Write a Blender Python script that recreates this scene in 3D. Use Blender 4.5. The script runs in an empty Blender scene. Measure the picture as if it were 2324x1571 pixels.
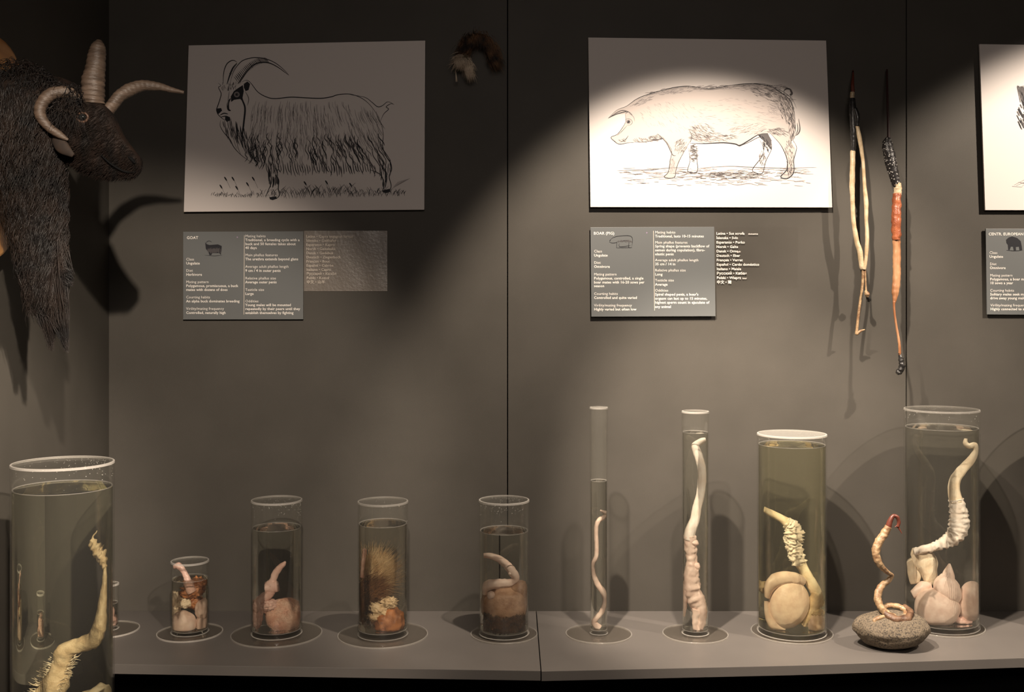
import bpy, bmesh, math, random
from mathutils import Vector, noise, Matrix
C = bpy.context.scene
COL = C.collection
PI = math.pi
R = math.radians
rnd = random.Random(7)

# ------------------------------------------------------------------ camera, world, lights, exposure
F = 2450.0            # focal length in pixels of the 2324 px wide frame
HU, HV = 1162.0, 700.0
D = 2.70              # camera distance from the back wall (wall face is y = 0)
EYE = 1.55
cd = bpy.data.cameras.new('camera'); cam = bpy.data.objects.new('camera', cd); COL.objects.link(cam)
cam.location = (0, -D, EYE); cam.rotation_euler = (R(90), 0, 0)
cd.sensor_width = 36; cd.lens = 36 * F / 2324; cd.shift_y = (HV - 785.5) / 2324
cd.clip_start = .05
C.camera = cam
w = bpy.data.worlds.new('world'); C.world = w; w.use_nodes = True
w.node_tree.nodes['Background'].inputs[0].default_value = (1, .85, .7, 1)
w.node_tree.nodes['Background'].inputs[1].default_value = .012
C.view_settings.view_transform = 'Standard'; C.view_settings.look = 'None'
C.view_settings.exposure = 0; C.view_settings.gamma = 1; C.view_settings.use_curve_mapping = False
C.cycles.caustics_refractive = True; C.cycles.caustics_reflective = True
C.cycles.max_bounces = 16; C.cycles.transmission_bounces = 14; C.cycles.transparent_max_bounces = 24
C.cycles.blur_glossy = .3
C.cycles.sample_clamp_indirect = 3

def spot(loc, target, energy, ang, blend, size=.02, col=(1, .85, .70)):
    l = bpy.data.lights.new('spotlight', 'SPOT'); l.energy = energy; l.color = col
    l.spot_size = R(ang); l.spot_blend = blend; l.shadow_soft_size = size
    l.cycles.is_caustics_light = True
    o = bpy.data.objects.new('spotlight', l); COL.objects.link(o); o.location = loc
    o.rotation_euler = (Vector(target) - Vector(loc)).to_track_quat('-Z', 'Y').to_euler()
    return o
WARM = (1, .80, .60)
LIGHTS = [
    # position, aim, watts, cone, blend
    ((.38, -.90, 2.60), (.50, 0, 1.10), 172, 64, .42),         # the visible cone over the pig print
    ((-.12, -1.15, 2.60), (.62, -.14, 1.02), 350, 34, .6),     # on the tubes and the pig jar
    ((1.95, -1.10, 2.60), (1.50, 0, 1.35), 205, 62, .35),      # right bay
    ((-.08, -2.40, 2.42), (-1.00, -.20, 1.00), 225, 42, .5),   # goat bay
    ((.40, -2.20, 2.30), (-1.00, -.66, 1.22), 430, 26, .9),     # soft pool on the left wall
]
for a in LIGHTS: spot(*a)
ar = bpy.data.lights.new('fill_light', 'AREA'); ar.energy = 38; ar.size = 1.2; ar.color = (1, .86, .76)  # unseen area light, added as weak fill for the dim prints and wall
ao = bpy.data.objects.new('fill_light', ar); COL.objects.link(ao); ao.location = (.2, -3.2, 2.70); ao.rotation_euler = (R(35), 0, 0)

# ------------------------------------------------------------------ helpers
def W(u, v, y=0.0):
    """world point seen at pixel (u,v) in the vertical plane y"""
    d = D + y
    return Vector(((u - HU) * d / F, y, EYE - (v - HV) * d / F))
def S(u, v, z):
    """world point seen at pixel (u,v) on the horizontal plane z"""
    d = (EYE - z) * F / (v - HV)
    return Vector(((u - HU) * d / F, d - D, z))
SHELF = EYE - (1387 - HV) * D / F      # shelf top height

def mat(name, c1, c2=None, rough=.5, scale=20, bump=0, bscale=80, spec=.5, contrast=(.35, .65), coat=0, detail=4, stretch=None):
    m = bpy.data.materials.new(name); m.use_nodes = True; nt = m.node_tree; N = nt.nodes; L = nt.links
    p = N['Principled BSDF']; p.inputs['Roughness'].default_value = rough
    p.inputs['Specular IOR Level'].default_value = spec; p.inputs['Coat Weight'].default_value = coat
    p.inputs['Base Color'].default_value = (*c1, 1)
    if c2 or bump:
        tc = N.new('ShaderNodeTexCoord'); mp = N.new('ShaderNodeMapping'); L.new(tc.outputs['Object'], mp.inputs[0])
        if stretch: mp.inputs['Scale'].default_value = stretch
    if c2:
        n = N.new('ShaderNodeTexNoise'); n.inputs['Scale'].default_value = scale; n.inputs['Detail'].default_value = detail
        r = N.new('ShaderNodeValToRGB'); r.color_ramp.elements[0].position = contrast[0]; r.color_ramp.elements[1].position = contrast[1]
        r.color_ramp.elements[0].color = (*c1, 1); r.color_ramp.elements[1].color = (*c2, 1)
        L.new(mp.outputs[0], n.inputs['Vector']); L.new(n.outputs[0], r.inputs[0]); L.new(r.outputs[0], p.inputs['Base Color'])
    if bump:
        n2 = N.new('ShaderNodeTexNoise'); n2.inputs['Scale'].default_value = bscale; n2.inputs['Detail'].default_value = 5
        b = N.new('ShaderNodeBump'); b.inputs['Strength'].default_value = bump; b.inputs['Distance'].default_value = .002
        L.new(mp.outputs[0], n2.inputs['Vector']); L.new(n2.outputs[0], b.inputs['Height']); L.new(b.outputs[0], p.inputs['Normal'])
    return m

def mat_thin(name, tint=(.985, .985, .975), base=.03, edge=.45, power=4, rough=.03, haze=0.0, hazecol=(.8, .78, .72)):
    """thin clear plastic or glass: see-through, with reflection growing at grazing angles"""
    m = bpy.data.materials.new(name); m.use_nodes = True; nt = m.node_tree; N = nt.nodes; L = nt.links; N.clear()
    out = N.new('ShaderNodeOutputMaterial')
    t = N.new('ShaderNodeBsdfTransparent'); t.inputs[0].default_value = (*tint, 1)
    g = N.new('ShaderNodeBsdfGlossy'); g.inputs['Roughness'].default_value = rough
    lw = N.new('ShaderNodeLayerWeight'); lw.inputs[0].default_value = .5
    pw = N.new('ShaderNodeMath'); pw.operation = 'POWER'; pw.inputs[1].default_value = power
    mu = N.new('ShaderNodeMath'); mu.operation = 'MULTIPLY_ADD'; mu.inputs[1].default_value = edge; mu.inputs[2].default_value = base
    L.new(lw.outputs['Facing'], pw.inputs[0]); L.new(pw.outputs[0], mu.inputs[0])
    x = N.new('ShaderNodeMixShader'); L.new(mu.outputs[0], x.inputs[0]); L.new(t.outputs[0], x.inputs[1]); L.new(g.outputs[0], x.inputs[2])
    last = x
    if haze:
        d = N.new('ShaderNodeBsdfDiffuse'); d.inputs[0].default_value = (*hazecol, 1)
        x2 = N.new('ShaderNodeMixShader'); x2.inputs[0].default_value = haze
        L.new(x.outputs[0], x2.inputs[1]); L.new(d.outputs[0], x2.inputs[2]); last = x2
    L.new(last.outputs[0], out.inputs[0])
    return m

def mat_liquid(name, tint, ior=1.35):
    m = bpy.data.materials.new(name); m.use_nodes = True; nt = m.node_tree; N = nt.nodes; L = nt.links; N.clear()
    out = N.new('ShaderNodeOutputMaterial'); g = N.new('ShaderNodeBsdfGlass')
    g.inputs['Color'].default_value = (*tint, 1); g.inputs['Roughness'].default_value = 0; g.inputs['IOR'].default_value = ior
    L.new(g.outputs[0], out.inputs[0]); return m

def tag(o, label=None, cat=None, group=None, kind=None):
    if label: o['label'] = label
    if cat: o['category'] = cat
    if group: o['group'] = group
    if kind: o['kind'] = kind
    return o
def thing(name, label, cat, loc=(0, 0, 0), group=None):
    o = bpy.data.objects.new(name, None); COL.objects.link(o); o.location = loc; o.empty_display_size = .05
    return tag(o, label, cat, group)
def link(name, me, m, parent=None, smooth=False):
    if m is not None:
        for x in (m if isinstance(m, (list, tuple)) else [m]): me.materials.append(x)
    if smooth:
        me.polygons.foreach_set('use_smooth', [True] * len(me.polygons))
    o = bpy.data.objects.new(name, me); COL.objects.link(o)
    if parent is not None:
        o.parent = parent; o.matrix_parent_inverse = Matrix.Translation(-parent.location)
    return o
def mesh(name, V, Fc, m, parent=None, smooth=False, ids=None):
    me = bpy.data.meshes.new(name); me.from_pydata([tuple(v) for v in V], [], Fc)
    if ids: me.polygons.foreach_set('material_index', ids)
    me.update()
    return link(name, me, m, parent, smooth)
def box(name, lo, hi, m, parent=None, bev=.0):
    bm = bmesh.new(); bmesh.ops.create_cube(bm, size=1)
    for v in bm.verts:
        v.co = Vector([lo[i] + (v.co[i] + .5) * (hi[i] - lo[i]) for i in range(3)])
    if bev: bmesh.ops.bevel(bm, geom=bm.edges[:], offset=bev, segments=2, profile=.6, affect='EDGES')
    me = bpy.data.meshes.new(name); bm.to_mesh(me); bm.free()
    return link(name, me, m, parent)
def prism(name, poly, z0, z1, m, parent=None, bev=0, axis='z'):
    """poly extruded along z (or along y when axis == 'y')"""
    bm = bmesh.new()
    if axis == 'z': vs = [bm.verts.new((x, y, z0)) for x, y in poly]
    else: vs = [bm.verts.new((x, z0, z)) for x, z in poly]
    f = bm.faces.new(vs); ex = bmesh.ops.extrude_face_region(bm, geom=[f])
    dv = Vector((0, 0, z1 - z0)) if axis == 'z' else Vector((0, z1 - z0, 0))
    for g in ex['geom']:
        if isinstance(g, bmesh.types.BMVert): g.co += dv
    bmesh.ops.recalc_face_normals(bm, faces=bm.faces[:])
    if bev: bmesh.ops.bevel(bm, geom=bm.edges[:], offset=bev, segments=2, profile=.6, affect='EDGES')
    me = bpy.data.meshes.new(name); bm.to_mesh(me); bm.free()
    return link(name, me, m, parent)
def lathe(name, prof, cx, cy, m, parent=None, N=96, smooth=True):
    V = []; Fc = []; rings = []
    for a, z in prof:
        if a <= 1e-7: rings.append([len(V)]); V.append((cx, cy, z))
        else:
            rings.append(list(range(len(V), len(V) + N)))
            V += [(cx + a * math.cos(2 * PI * t / N), cy + a * math.sin(2 * PI * t / N), z) for t in range(N)]
    for A, B in zip(rings, rings[1:]):
        for t in range(N):
            u = (t + 1) % N
            if len(A) == 1 and len(B) == 1: continue
            if len(A) == 1: Fc.append((A[0], B[u], B[t]))
            elif len(B) == 1: Fc.append((A[t], A[u], B[0]))
            else: Fc.append((A[t], A[u], B[u], B[t]))
    return mesh(name, V, Fc, m, parent, smooth)
def solid_prof(r, z0, z1, e=.0015):
    """closed cylinder profile, tight rounded edges so the sides shade straight"""
    return [(0, z0), (r * .6, z0), (r - e, z0), (r - e * .3, z0 + e * .3), (r, z0 + e), (r, z0 + e * 2), (r, (z0 + z1) / 2),
            (r, z1 - e * 2), (r, z1 - e), (r - e * .3, z1 - e * .3), (r - e, z1), (r * .6, z1), (0, z1)]

def cr(pts, n):
    """Catmull-Rom through tuples of any length"""
    P = [pts[0]] + list(pts) + [pts[-1]]; out = []
    for i in range(1, len(P) - 2):
        for k in range(n):
            t = k / n; a, b, c, d = P[i - 1], P[i], P[i + 1], P[i + 2]
            out.append(tuple(.5 * ((2 * b[j]) + (c[j] - a[j]) * t + (2 * a[j] - 5 * b[j] + 4 * c[j] - d[j]) * t * t + (-a[j] + 3 * b[j] - 3 * c[j] + d[j]) * t ** 3) for j in range(len(b))))
    out.append(tuple(pts[-1])); return out
def sweep_geo(path, n=14, rough=0.0, rscale=60, ribs=0.0, ribn=0, flat=1.0, seed=0):
    """path of (x,y,z,r) -> verts, faces of a closed tube with lumpy skin; flat squeezes it along y"""
    V = []; Fc = []; m = len(path)
    up = Vector((0, 1, 0)); prev = None
    for i, q in enumerate(path):
        p = Vector(q[:3]); r = max(q[3], 1e-5)
        a = Vector(path[max(i - 1, 0)][:3]); b = Vector(path[min(i + 1, m - 1)][:3])
        t = (b - a); t = t.normalized() if t.length > 1e-9 else Vector((0, 0, 1))
        s = (prev if prev else up) - t * t.dot(prev if prev else up)
        if s.length < 1e-4: s = t.orthogonal()
        s.normalize(); prev = s; o = t.cross(s)
        rb = 1 + (ribs * math.sin(i / m * ribn * 2 * PI) if ribs else 0)
        for k in range(n):
            an = 2 * PI * k / n; dv = s * math.cos(an) + o * math.sin(an)
            rr = r * rb
            if rough: rr *= 1 + rough * noise.noise((p + dv * r) * rscale + Vector((seed, seed * 2, 0)))
            d = dv * rr; d.y *= flat
            V.append(p + d)
    for i in range(m - 1):
        for k in range(n):
            u = (k + 1) % n
            Fc.append((i * n + k, i * n + u, (i + 1) * n + u, (i + 1) * n + k))
    a = len(V); V.append(Vector(path[0][:3])); V.append(Vector(path[-1][:3]))
    for k in range(n):
        u = (k + 1) % n
        Fc.append((a, u, k)); Fc.append((a + 1, (m - 1) * n + k, (m - 1) * n + u))
    return V, Fc
def blob_geo(c, rad, rot=0.0, rough=.1, rscale=30, seed=0, sub=4, dent=None):
    """lumpy ellipsoid; rot turns it in the picture plane"""
    bm = bmesh.new(); bmesh.ops.create_icosphere(bm, subdivisions=sub, radius=1)
    V = []; M = Matrix.Rotation(rot, 3, 'Y')
    for v in bm.verts:
        n = v.co.copy(); k = 1 + rough * noise.fractal(n * rscale / 20 + Vector((seed, 0, seed)), 1, 2, 3)
        if dent:
            for (dx, dz, amt, wd) in dent:
                k -= amt * math.exp(-((n.x - dx) ** 2 + (n.z - dz) ** 2) / wd ** 2)
        p = Vector((n.x * rad[0] * k, n.y * rad[1] * k, n.z * rad[2] * k))
        V.append(M @ p + Vector(c))
    Fc = [tuple(v.index for v in f.verts) for f in bm.faces]; bm.free()
    return V, Fc
def merge(parts):
    V = []; Fc = []
    for v, f in parts:
        o = len(V); V += list(v); Fc += [tuple(i + o for i in q) for q in f]
    return V, Fc
def hair_geo(strands, n=3):
    """strands: list of (points, root radius)"""
    V = []; Fc = []
    for pts, r in strands:
        m = len(pts); base = len(V)
        for i, p in enumerate(pts):
            q = Vector(p); t = Vector(pts[min(i + 1, m - 1)]) - Vector(pts[max(i - 1, 0)])
            t = t.normalized() if t.length > 1e-9 else Vector((0, 0, 1))
            s = t.orthogonal().normalized(); o = t.cross(s); rr = r * (1 - .85 * i / (m - 1))
            for k in range(n):
                an = 2 * PI * k / n; V.append(q + (s * math.cos(an) + o * math.sin(an)) * rr)
        for i in range(m - 1):
            for k in range(n):
                u = (k + 1) % n
                Fc.append((base + i * n + k, base + i * n + u, base + (i + 1) * n + u, base + (i + 1) * n + k))
    return V, Fc

# ------------------------------------------------------------------ materials
M = {}
M['wall'] = mat('dark_wall_paint', (.068, .062, .053), (.077, .070, .060), rough=.5, scale=6, bump=.10, bscale=900, spec=.14)
M['shelf'] = mat('grey_shelf_laminate', (.100, .090, .082), (.112, .101, .092), rough=.45, scale=5, bump=.05, bscale=500, spec=.3)
M['black'] = mat('black_paint', (.004, .004, .004), rough=.8, spec=.1)
M['floor'] = mat('dark_floor', (.02, .018, .016), rough=.6)
M['paper'] = mat('white_print_board', (.66, .605, .575), rough=.5, spec=.3)
M['ink'] = mat('black_ink', (.018, .018, .022), rough=.6, spec=.2)
M['ink2'] = mat('grey_pencil', (.10, .09, .09), rough=.6, spec=.2)
M['ink3'] = mat('light_pencil', (.27, .24, .235), rough=.6, spec=.2)
M['ink4'] = mat('pale_wash', (.50, .44, .41), rough=.6, spec=.2)
M['label'] = mat('slate_grey_label', (.128, .134, .133), rough=.45, spec=.4)
M['letters'] = mat('white_lettering', (.85, .80, .74), rough=.5)
M['letters2'] = mat('cream_lettering', (.62, .55, .47), rough=.5)
M['glass'] = mat_thin('clear_acrylic', base=.03, edge=.35, power=3, rough=.06, haze=.009, hazecol=(.85, .82, .76))
M['disc'] = mat_thin('clear_acrylic_disc', tint=(.96, .95, .93), base=.05, edge=.5, power=4, rough=.06)
M['rim'] = mat_thin('frosted_cut_edge', base=.04, edge=.2, rough=.3, haze=.20, hazecol=(.85, .80, .74))
M['rim_faint'] = mat_thin('polished_cut_edge', base=.04, edge=.2, rough=.3, haze=.10, hazecol=(.85, .80, .74))
M['lid'] = mat_thin('hazy_lid', base=.03, edge=.3, power=3, rough=.1, haze=.10, hazecol=(.85, .82, .76))
M['drop'] = mat_thin('water_drops', base=.35, edge=.4, rough=.1, haze=.25)

# ------------------------------------------------------------------ the room
LX = (247 - HU) * D / F      # left wall face, about -1.01
CEIL = 2.78
wb = tag(bpy.data.objects.new('wall_back', None), kind='structure'); COL.objects.link(wb)
xs = [LX, (1152 - HU) * D / F, (2057 - HU) * D / F, 1.98, 2.98]
receivers = []
for i in range(4):
    g = .0013
    o = box('panel', (xs[i] + (g if i else 0), 0, 0), (xs[i + 1] - g, .018, CEIL), M['wall'], wb, bev=.0006); receivers.append(o)
box('backing', (LX - .03, .018, 0), (2.98, .06, CEIL), M['black'], wb)
wl = tag(box('wall_left', (LX - .06, -3.6, 0), (LX, .02, CEIL), M['wall']), kind='structure'); receivers.append(wl)
tag(box('wall_right', (2.98, -3.6, 0), (3.04, .06, CEIL), M['wall']), kind='structure')
tag(box('floor', (LX - .06, -3.6, -.05), (3.04, .06, 0), M['floor']), kind='structure')
tag(box('ceiling', (LX - .06, -3.6, CEIL), (3.04, .06, CEIL + .05), M['black']), kind='structure')
tag(box('wall_front', (LX - .06, -3.66, 0), (3.04, -3.6, CEIL), M['black']), kind='structure')

# shelf: two butt-jointed boards on a dark recessed base
sh = thing('display_shelf', 'long grey shelf in two boards along the dark wall carrying the specimen jars', 'shelf', (0, 0, 0))
sx = .0605; T = .021
def fy(v): return (EYE - SHELF) * F / (v - HV) - D
pl = [(LX, fy(1505)), (sx - .001, fy(1523)), (sx - .001, -.0005), (LX, -.0005)]
pr = [(sx + .001, fy(1524)), ((1800 - HU) * (D + fy(1510)) / F, fy(1511)), (1.10, fy(1494)), (2.95, fy(1494)), (2.95, -.0005), (sx + .001, -.0005)]
for p in (pl, pr):
    o = prism('board', p, SHELF - T, SHELF, M['shelf'], sh, bev=.0008); receivers.append(o)
box('base_cabinet', (LX + .002, -.27, .0), (2.94, -.002, SHELF - T - .0005), M['black'], sh)

# ------------------------------------------------------------------ flat prints
def ribbon(pts, wd, V, Fc, ids, mi, y, taper=True, n=5):
    """brush stroke: pts in pixels on the wall plane, wd in pixels"""
    if len(pts) > 2: pts = cr(pts, n)
    m = len(pts)
    if m < 2: return
    b = len(V)
    for i, p in enumerate(pts):
        a = pts[max(i - 1, 0)]; c = pts[min(i + 1, m - 1)]
        dx, dy = c[0] - a[0], c[1] - a[1]; l = math.hypot(dx, dy) or 1
        k = wd * .5 * (math.sin(PI * min(max((i + .35) / (m - .3), 0), 1)) ** .6 if taper else 1)
        nx, ny = -dy / l * k, dx / l * k
        V.append(W(p[0] + nx, p[1] + ny, y)); V.append(W(p[0] - nx, p[1] - ny, y))
    for i in range(m - 1):
        q = b + i * 2
        Fc.append((q, q + 1, q + 3, q + 2)); ids.append(mi)
class Pad:
    def __init__(s, ox, oy, k, y): s.V = []; s.F = []; s.ids = []; s.o = (ox, oy, k); s.y = y; s.c = 0
    def pt(s, p): return (s.o[0] + p[0] / s.o[2], s.o[1] + p[1] / s.o[2])
    def line(s, pts, wd=8, mi=0, taper=True, n=5):
        s.c += 1
        ribbon([s.pt(p) for p in pts], wd / s.o[2], s.V, s.F, s.ids, mi, s.y - (s.c % 40) * 2e-6, taper, n)
    def fill(s, pts, mi=0):
        s.c += 1; b = len(s.V); y = s.y - (s.c % 40) * 2e-6
        s.V += [W(*s.pt(p), y) for p in pts]; s.F.append(tuple(range(b, len(s.V)))); s.ids.append(mi)
    def dot(s, c, r, mi=0, k=10): s.fill([(c[0] + r * math.cos(2 * PI * i / k), c[1] + r * math.sin(2 * PI * i / k)) for i in range(k)], mi)
    def build(s, name, parent): return mesh(name, s.V, s.F, [M['ink'], M['ink2'], M['ink3'], M['ink4']], parent, ids=s.ids)
def board(name, label, corners, y0, th, m, cat):
    """a board standing off the wall, corners in pixels"""
    y = -(y0 + th)
    c = sum((W(*p, y) for p in corners), Vector()) / 4
    t = thing(name, label, cat, (c.x, y, c.z))
    P = [W(*p, y) for p in corners]
    prism('board', [(p.x, p.z) for p in P], y, -y0, m, t, bev=.0006, axis='y')
    box('standoff', (c.x - .04, -y0, c.z - .04), (c.x + .04, -.0005, c.z + .04), M['black'], t)
    return t, y - .0004

# goat print
t, y = board('goat_print', 'white board printed with an ink drawing of a long-haired horned goat', [(428, 103), (965, 92), (963, 476), (417, 481)], .008, .006, M['paper'], 'picture')
g = Pad(400, 70, 3.653, y)
g.line([(540, 425), (585, 410), (620, 435), (680, 510), (760, 553), (830, 562), (950, 550), (1080, 556), (1200, 560), (1290, 546), (1340, 530), (1440, 525), (1540, 560), (1620, 630), (1690, 740)], 8)
g.line([(1440, 530), (1560, 550), (1620, 590), (1670, 630), (1710, 620), (1755, 588), (1808, 612)], 6)
g.line([(1808, 612), (1780, 605), (1740, 630), (1760, 650), (1720, 690), (1692, 752)], 6)
g.line([(1690, 745), (1716, 850), (1712, 960), (1740, 1040), (1775, 1090), (1785, 1150), (1765, 1210), (1782, 1290), (1750, 1342), (1690, 1330)], 8)
g.line([(1600, 1150), (1690, 1190), (1720, 1260), (1715, 1320)], 8)
g.line([(1680, 1040), (1700, 1120), (1745, 1200), (1735, 1300)], 9, 1)
for i in range(14):
    x = 1680 + rnd.random() * 95; yy = 1040 + rnd.random() * 200
    g.line([(x, yy), (x + rnd.uniform(-8, 12), yy + 40), (x + rnd.uniform(-8, 12), yy + 85)], rnd.uniform(5, 12), rnd.choice((0, 0, 1)))
# horns
g.line([(445, 440), (470, 350), (510, 285), (560, 242), (650, 222), (750, 235), (830, 272), (900, 330), (935, 370)], 7)
g.line([(525, 440), (560, 370), (620, 300), (680, 266), (760, 264), (840, 300), (933, 368)], 10)
g.line([(390, 445), (393, 350), (415, 282), (450, 250), (480, 246), (505, 262)], 8)
g.line([(420, 445), (440, 380), (468, 310), (505, 266)], 12)
for i in range(26):
    a = i / 25; x0 = 470 + a * 260; y0 = 400 - 160 * math.sin(a * 1.7)
    g.line([(x0 + 8, y0 - 20), (x0 + 26, y0 + 2), (x0 + 40, y0 + 26)], 5 + 3 * rnd.random(), rnd.choice((0, 1)))
for i in range(9): g.line([(440 + i * 7, 350 - i * 9), (455 + i * 6, 365 - i * 11)], 6, 0)
g.line([(510, 440), (540, 400), (590, 330), (650, 275)], 16, 1)
# face
g.line([(345, 430), (370, 455), (350, 470), (372, 520), (360, 575), (345, 620), (334, 655), (345, 690), (368, 715), (400, 738), (440, 745)], 7)
g.fill([(334, 645), (372, 640), (380, 662), (350, 690), (336, 676)], 0)
g.line([(362, 700), (395, 684), (430, 690)], 9); g.line([(368, 715), (410, 708), (438, 716)], 8)
g.fill([(405, 712), (445, 715), (448, 742), (420, 756), (405, 735)], 0)
g.fill([(478, 500), (520, 470), (552, 450), (560, 500), (545, 580), (530, 565), (480, 572), (455, 590), (452, 545)], 0)
g.dot((502, 528), 24, 2); g.dot((502, 528), 15, 1); g.dot((500, 528), 7, 0)
g.line([(450, 560), (430, 600), (432, 650), (452, 662)], 18, 0)
g.line([(440, 500), (432, 560), (425, 620)], 8, 2)
g.fill([(560, 440), (590, 420), (612, 440), (600, 490), (575, 500), (560, 470)], 0)
g.line([(545, 470), (545, 560), (570, 640), (560, 760), (545, 900), (550, 970)], 15, 0)
g.line([(570, 500), (600, 560), (590, 620)], 6, 1)
for i in range(34):
    x = 375 + rnd.random() * 120; yy = 420 + rnd.random() * 60
    g.line([(x, yy), (x + rnd.uniform(-15, 10), yy + 22)], 4, rnd.choice((0, 1)))
# beard, chest front
g.line([(368, 740), (365, 790), (400, 850), (445, 900), (480, 968), (550, 1040), (650, 1106)], 6)
for i in range(90):
    a = rnd.random(); x = 380 + a * 260 + rnd.uniform(0, 60); yy = 740 + a * 240 + rnd.uniform(-60, 60)
    l = rnd.uniform(50, 130)
    g.line([(x, yy), (x + l * .06, yy + l * .5), (x - 6 + l * .3, yy + l)], rnd.uniform(3.5, 8), rnd.choice((0, 0, 1, 1)))
# fine coat
for i in range(330):
    x = rnd.uniform(600, 1680); top = 575 + (x > 1350) * (x - 1350) * .25
    yy = rnd.uniform(top, 900); l = rnd.uniform(60, 150); s = (x - 1000) / 1400
    g.line([(x, yy), (x + s * l * .4 - 4, yy + l * .5), (x + s * l * .9 + 6, yy + l)], rnd.uniform(2.5, 4.5), rnd.choice((1, 2, 2)))
# dark lower locks
for i in range(150):
    x = rnd.uniform(590, 1700); yy = rnd.uniform(840, 1040); l = rnd.uniform(80, 190); s = (x - 900) / 1500
    bot = 1190 - (x < 800) * (800 - x) * .55
    l = min(l, bot - yy + rnd.uniform(-10, 30))
    if l < 30: continue
    g.line([(x, yy), (x - 14 + s * l * .3, yy + l * .35), (x + 8 + s * l * .5, yy + l * .7), (x - 4 + s * l, yy + l)], rnd.uniform(3, 11), rnd.choice((0, 1, 1)))
for i in range(46):
    x = 740 + i * 20; g.line([(x, 1100 + rnd.uniform(-30, 20)), (x + 10, 1150), (x + rnd.uniform(0, 34), 1190 + rnd.uniform(-25, 30))], 7, rnd.choice((0, 1)))
# front legs
g.line([(740, 1090), (775, 1170), (790, 1250), (760, 1330), (740, 1370)], 7)
g.line([(800, 1110), (830, 1200), (850, 1240), (846, 1310), (856, 1360), (830, 1390), (780, 1395)], 8)
for i in range(20):
    x = 760 + rnd.random() * 80; yy = 1080 + rnd.random() * 160
    g.line([(x, yy), (x + 4, yy + 30), (x + rnd.uniform(-6, 10), yy + 70)], rnd.uniform(5, 13), rnd.choice((0, 0, 1)))
g.fill([(770, 1380), (830, 1372), (835, 1392), (800, 1404), (778, 1398)], 0); g.fill([(1700, 1325), (1770, 1310), (1775, 1335), (1730, 1345)], 0)
# grass
for i in range(300):
    x = 280 + 1620 * rnd.random(); d = .4 + .6 * math.sin(PI * min(max((x - 500) / 1500, 0), 1))
    yy = 1395 - 20 * abs((x - 1000) / 900) - rnd.random() * 50 * d; l = rnd.uniform(20, 85) * d; s = rnd.choice((-.5, .5, -.3, .7))
    g.line([(x, yy), (x + s * l * .4, yy - l * .6), (x + s * l, yy - l)], rnd.uniform(2.5, 4.5), rnd.choice((0, 1, 1)))
for (x, yy) in ((370, 1290), (408, 1225), (470, 1225), (590, 1270), (638, 1225), (1068, 1262), (1245, 1255), (1445, 1275), (500, 1300)):
    g.line([(x - 10, yy - 14), (x, yy), (x + 12, yy + 20)], 12, 0); g.line([(x + 8, yy + 10), (x + 40, yy + 80)], 3, 1)
for i in range(10): g.line([(1790 + i * 10, 1310 - i * 6), (1840 + i * 11, 1250 - i * 3)], 3, 2)
g.build('ink_drawing', t)

# pig print
t, y = board('pig_print', 'white board printed with a pencil drawing of a standing pig', [(1335, 85), (1875, 92), (1889, 471), (1340, 470)], .008, .006, M['paper'], 'picture')
g = Pad(1320, 70, 3.74, y)
g.fill([(225, 742), (300, 672), (380, 640), (480, 575), (620, 525), (780, 485), (900, 473), (1000, 485), (1100, 494), (1250, 469), (1400, 453), (1520, 458), (1620, 483), (1700, 533), (1765, 592), (1798, 680), (1808, 780), (1810, 880), (1780, 940),
        (1815, 1000), (1795, 1100), (1795, 1200), (1750, 1248), (1700, 1238), (1740, 1180), (1742, 1100), (1718, 1030), (1680, 955), (1600, 870), (1580, 870), (1500, 885), (1420, 930), (1345, 970), (1200, 950), (1050, 955), (925, 935), (882, 1000), (828, 1100), (800, 1180), (788, 1238), (740, 1250), (704, 1238), (738, 1200), (752, 1100), (760, 1010), (690, 905), (600, 930), (520, 943), (440, 946), (320, 960), (272, 930), (252, 903), (300, 880), (340, 832), (374, 774), (370, 702), (300, 708)], 3)
g.line([(225, 742), (300, 672), (380, 640), (480, 572), (620, 522), (780, 482), (900, 470), (1000, 482), (1100, 492), (1250, 466), (1400, 450), (1520, 455), (1620, 480), (1700, 530), (1770, 590), (1802, 680), (1812, 780), (1815, 880), (1780, 940)], 7)
g.line([(480, 585), (620, 530), (780, 492), (900, 482), (1000, 494), (1100, 500), (1250, 480), (1400, 462), (1520, 470), (1620, 500), (1700, 555)], 4, 1)
g.line([(1440, 446), (1560, 452), (1680, 500), (1780, 570), (1825, 660)], 4, 1)
g.line([(225, 742), (300, 706), (392, 684), (372, 702)], 7); g.line([(230, 738), (330, 680), (400, 690), (440, 730)], 8, 1)
g.line([(370, 700), (374, 770), (340, 832), (300, 880), (250, 903), (272, 932), (320, 962), (400, 950), (445, 948)], 5)
g.line([(320, 945), (370, 925), (398, 888)], 5); g.line([(300, 890), (345, 850), (385, 805)], 4, 1)
g.dot((397, 772), 20, 2); g.dot((397, 772), 12, 0); g.dot((392, 768), 4, 2)
g.line([(370, 760), (390, 745), (420, 755), (430, 780), (410, 800), (380, 800)], 4, 1)
g.line([(400, 700), (440, 730), (450, 770)], 6, 2)
g.line([(440, 942), (520, 945), (600, 932), (690, 915)], 5, 1)
g.line([(690, 900), (762, 1010), (752, 1100), (735, 1200), (700, 1238), (740, 1252), (790, 1240), (802, 1180), (830, 1100), (885, 1000), (925, 930)], 6)
g.line([(905, 985), (920, 1100), (900, 1190), (960, 1203), (985, 1180), (978, 1080), (975, 968)], 6)
g.line([(640, 870), (720, 950), (770, 1050), (800, 1060)], 8, 1)
g.line([(920, 955), (1050, 957), (1200, 950), (1300, 960), (1345, 972), (1420, 930), (1500, 882), (1580, 870)], 10)
g.line([(1330, 985), (1420, 945), (1500, 905), (1600, 880)], 6, 1)
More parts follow.
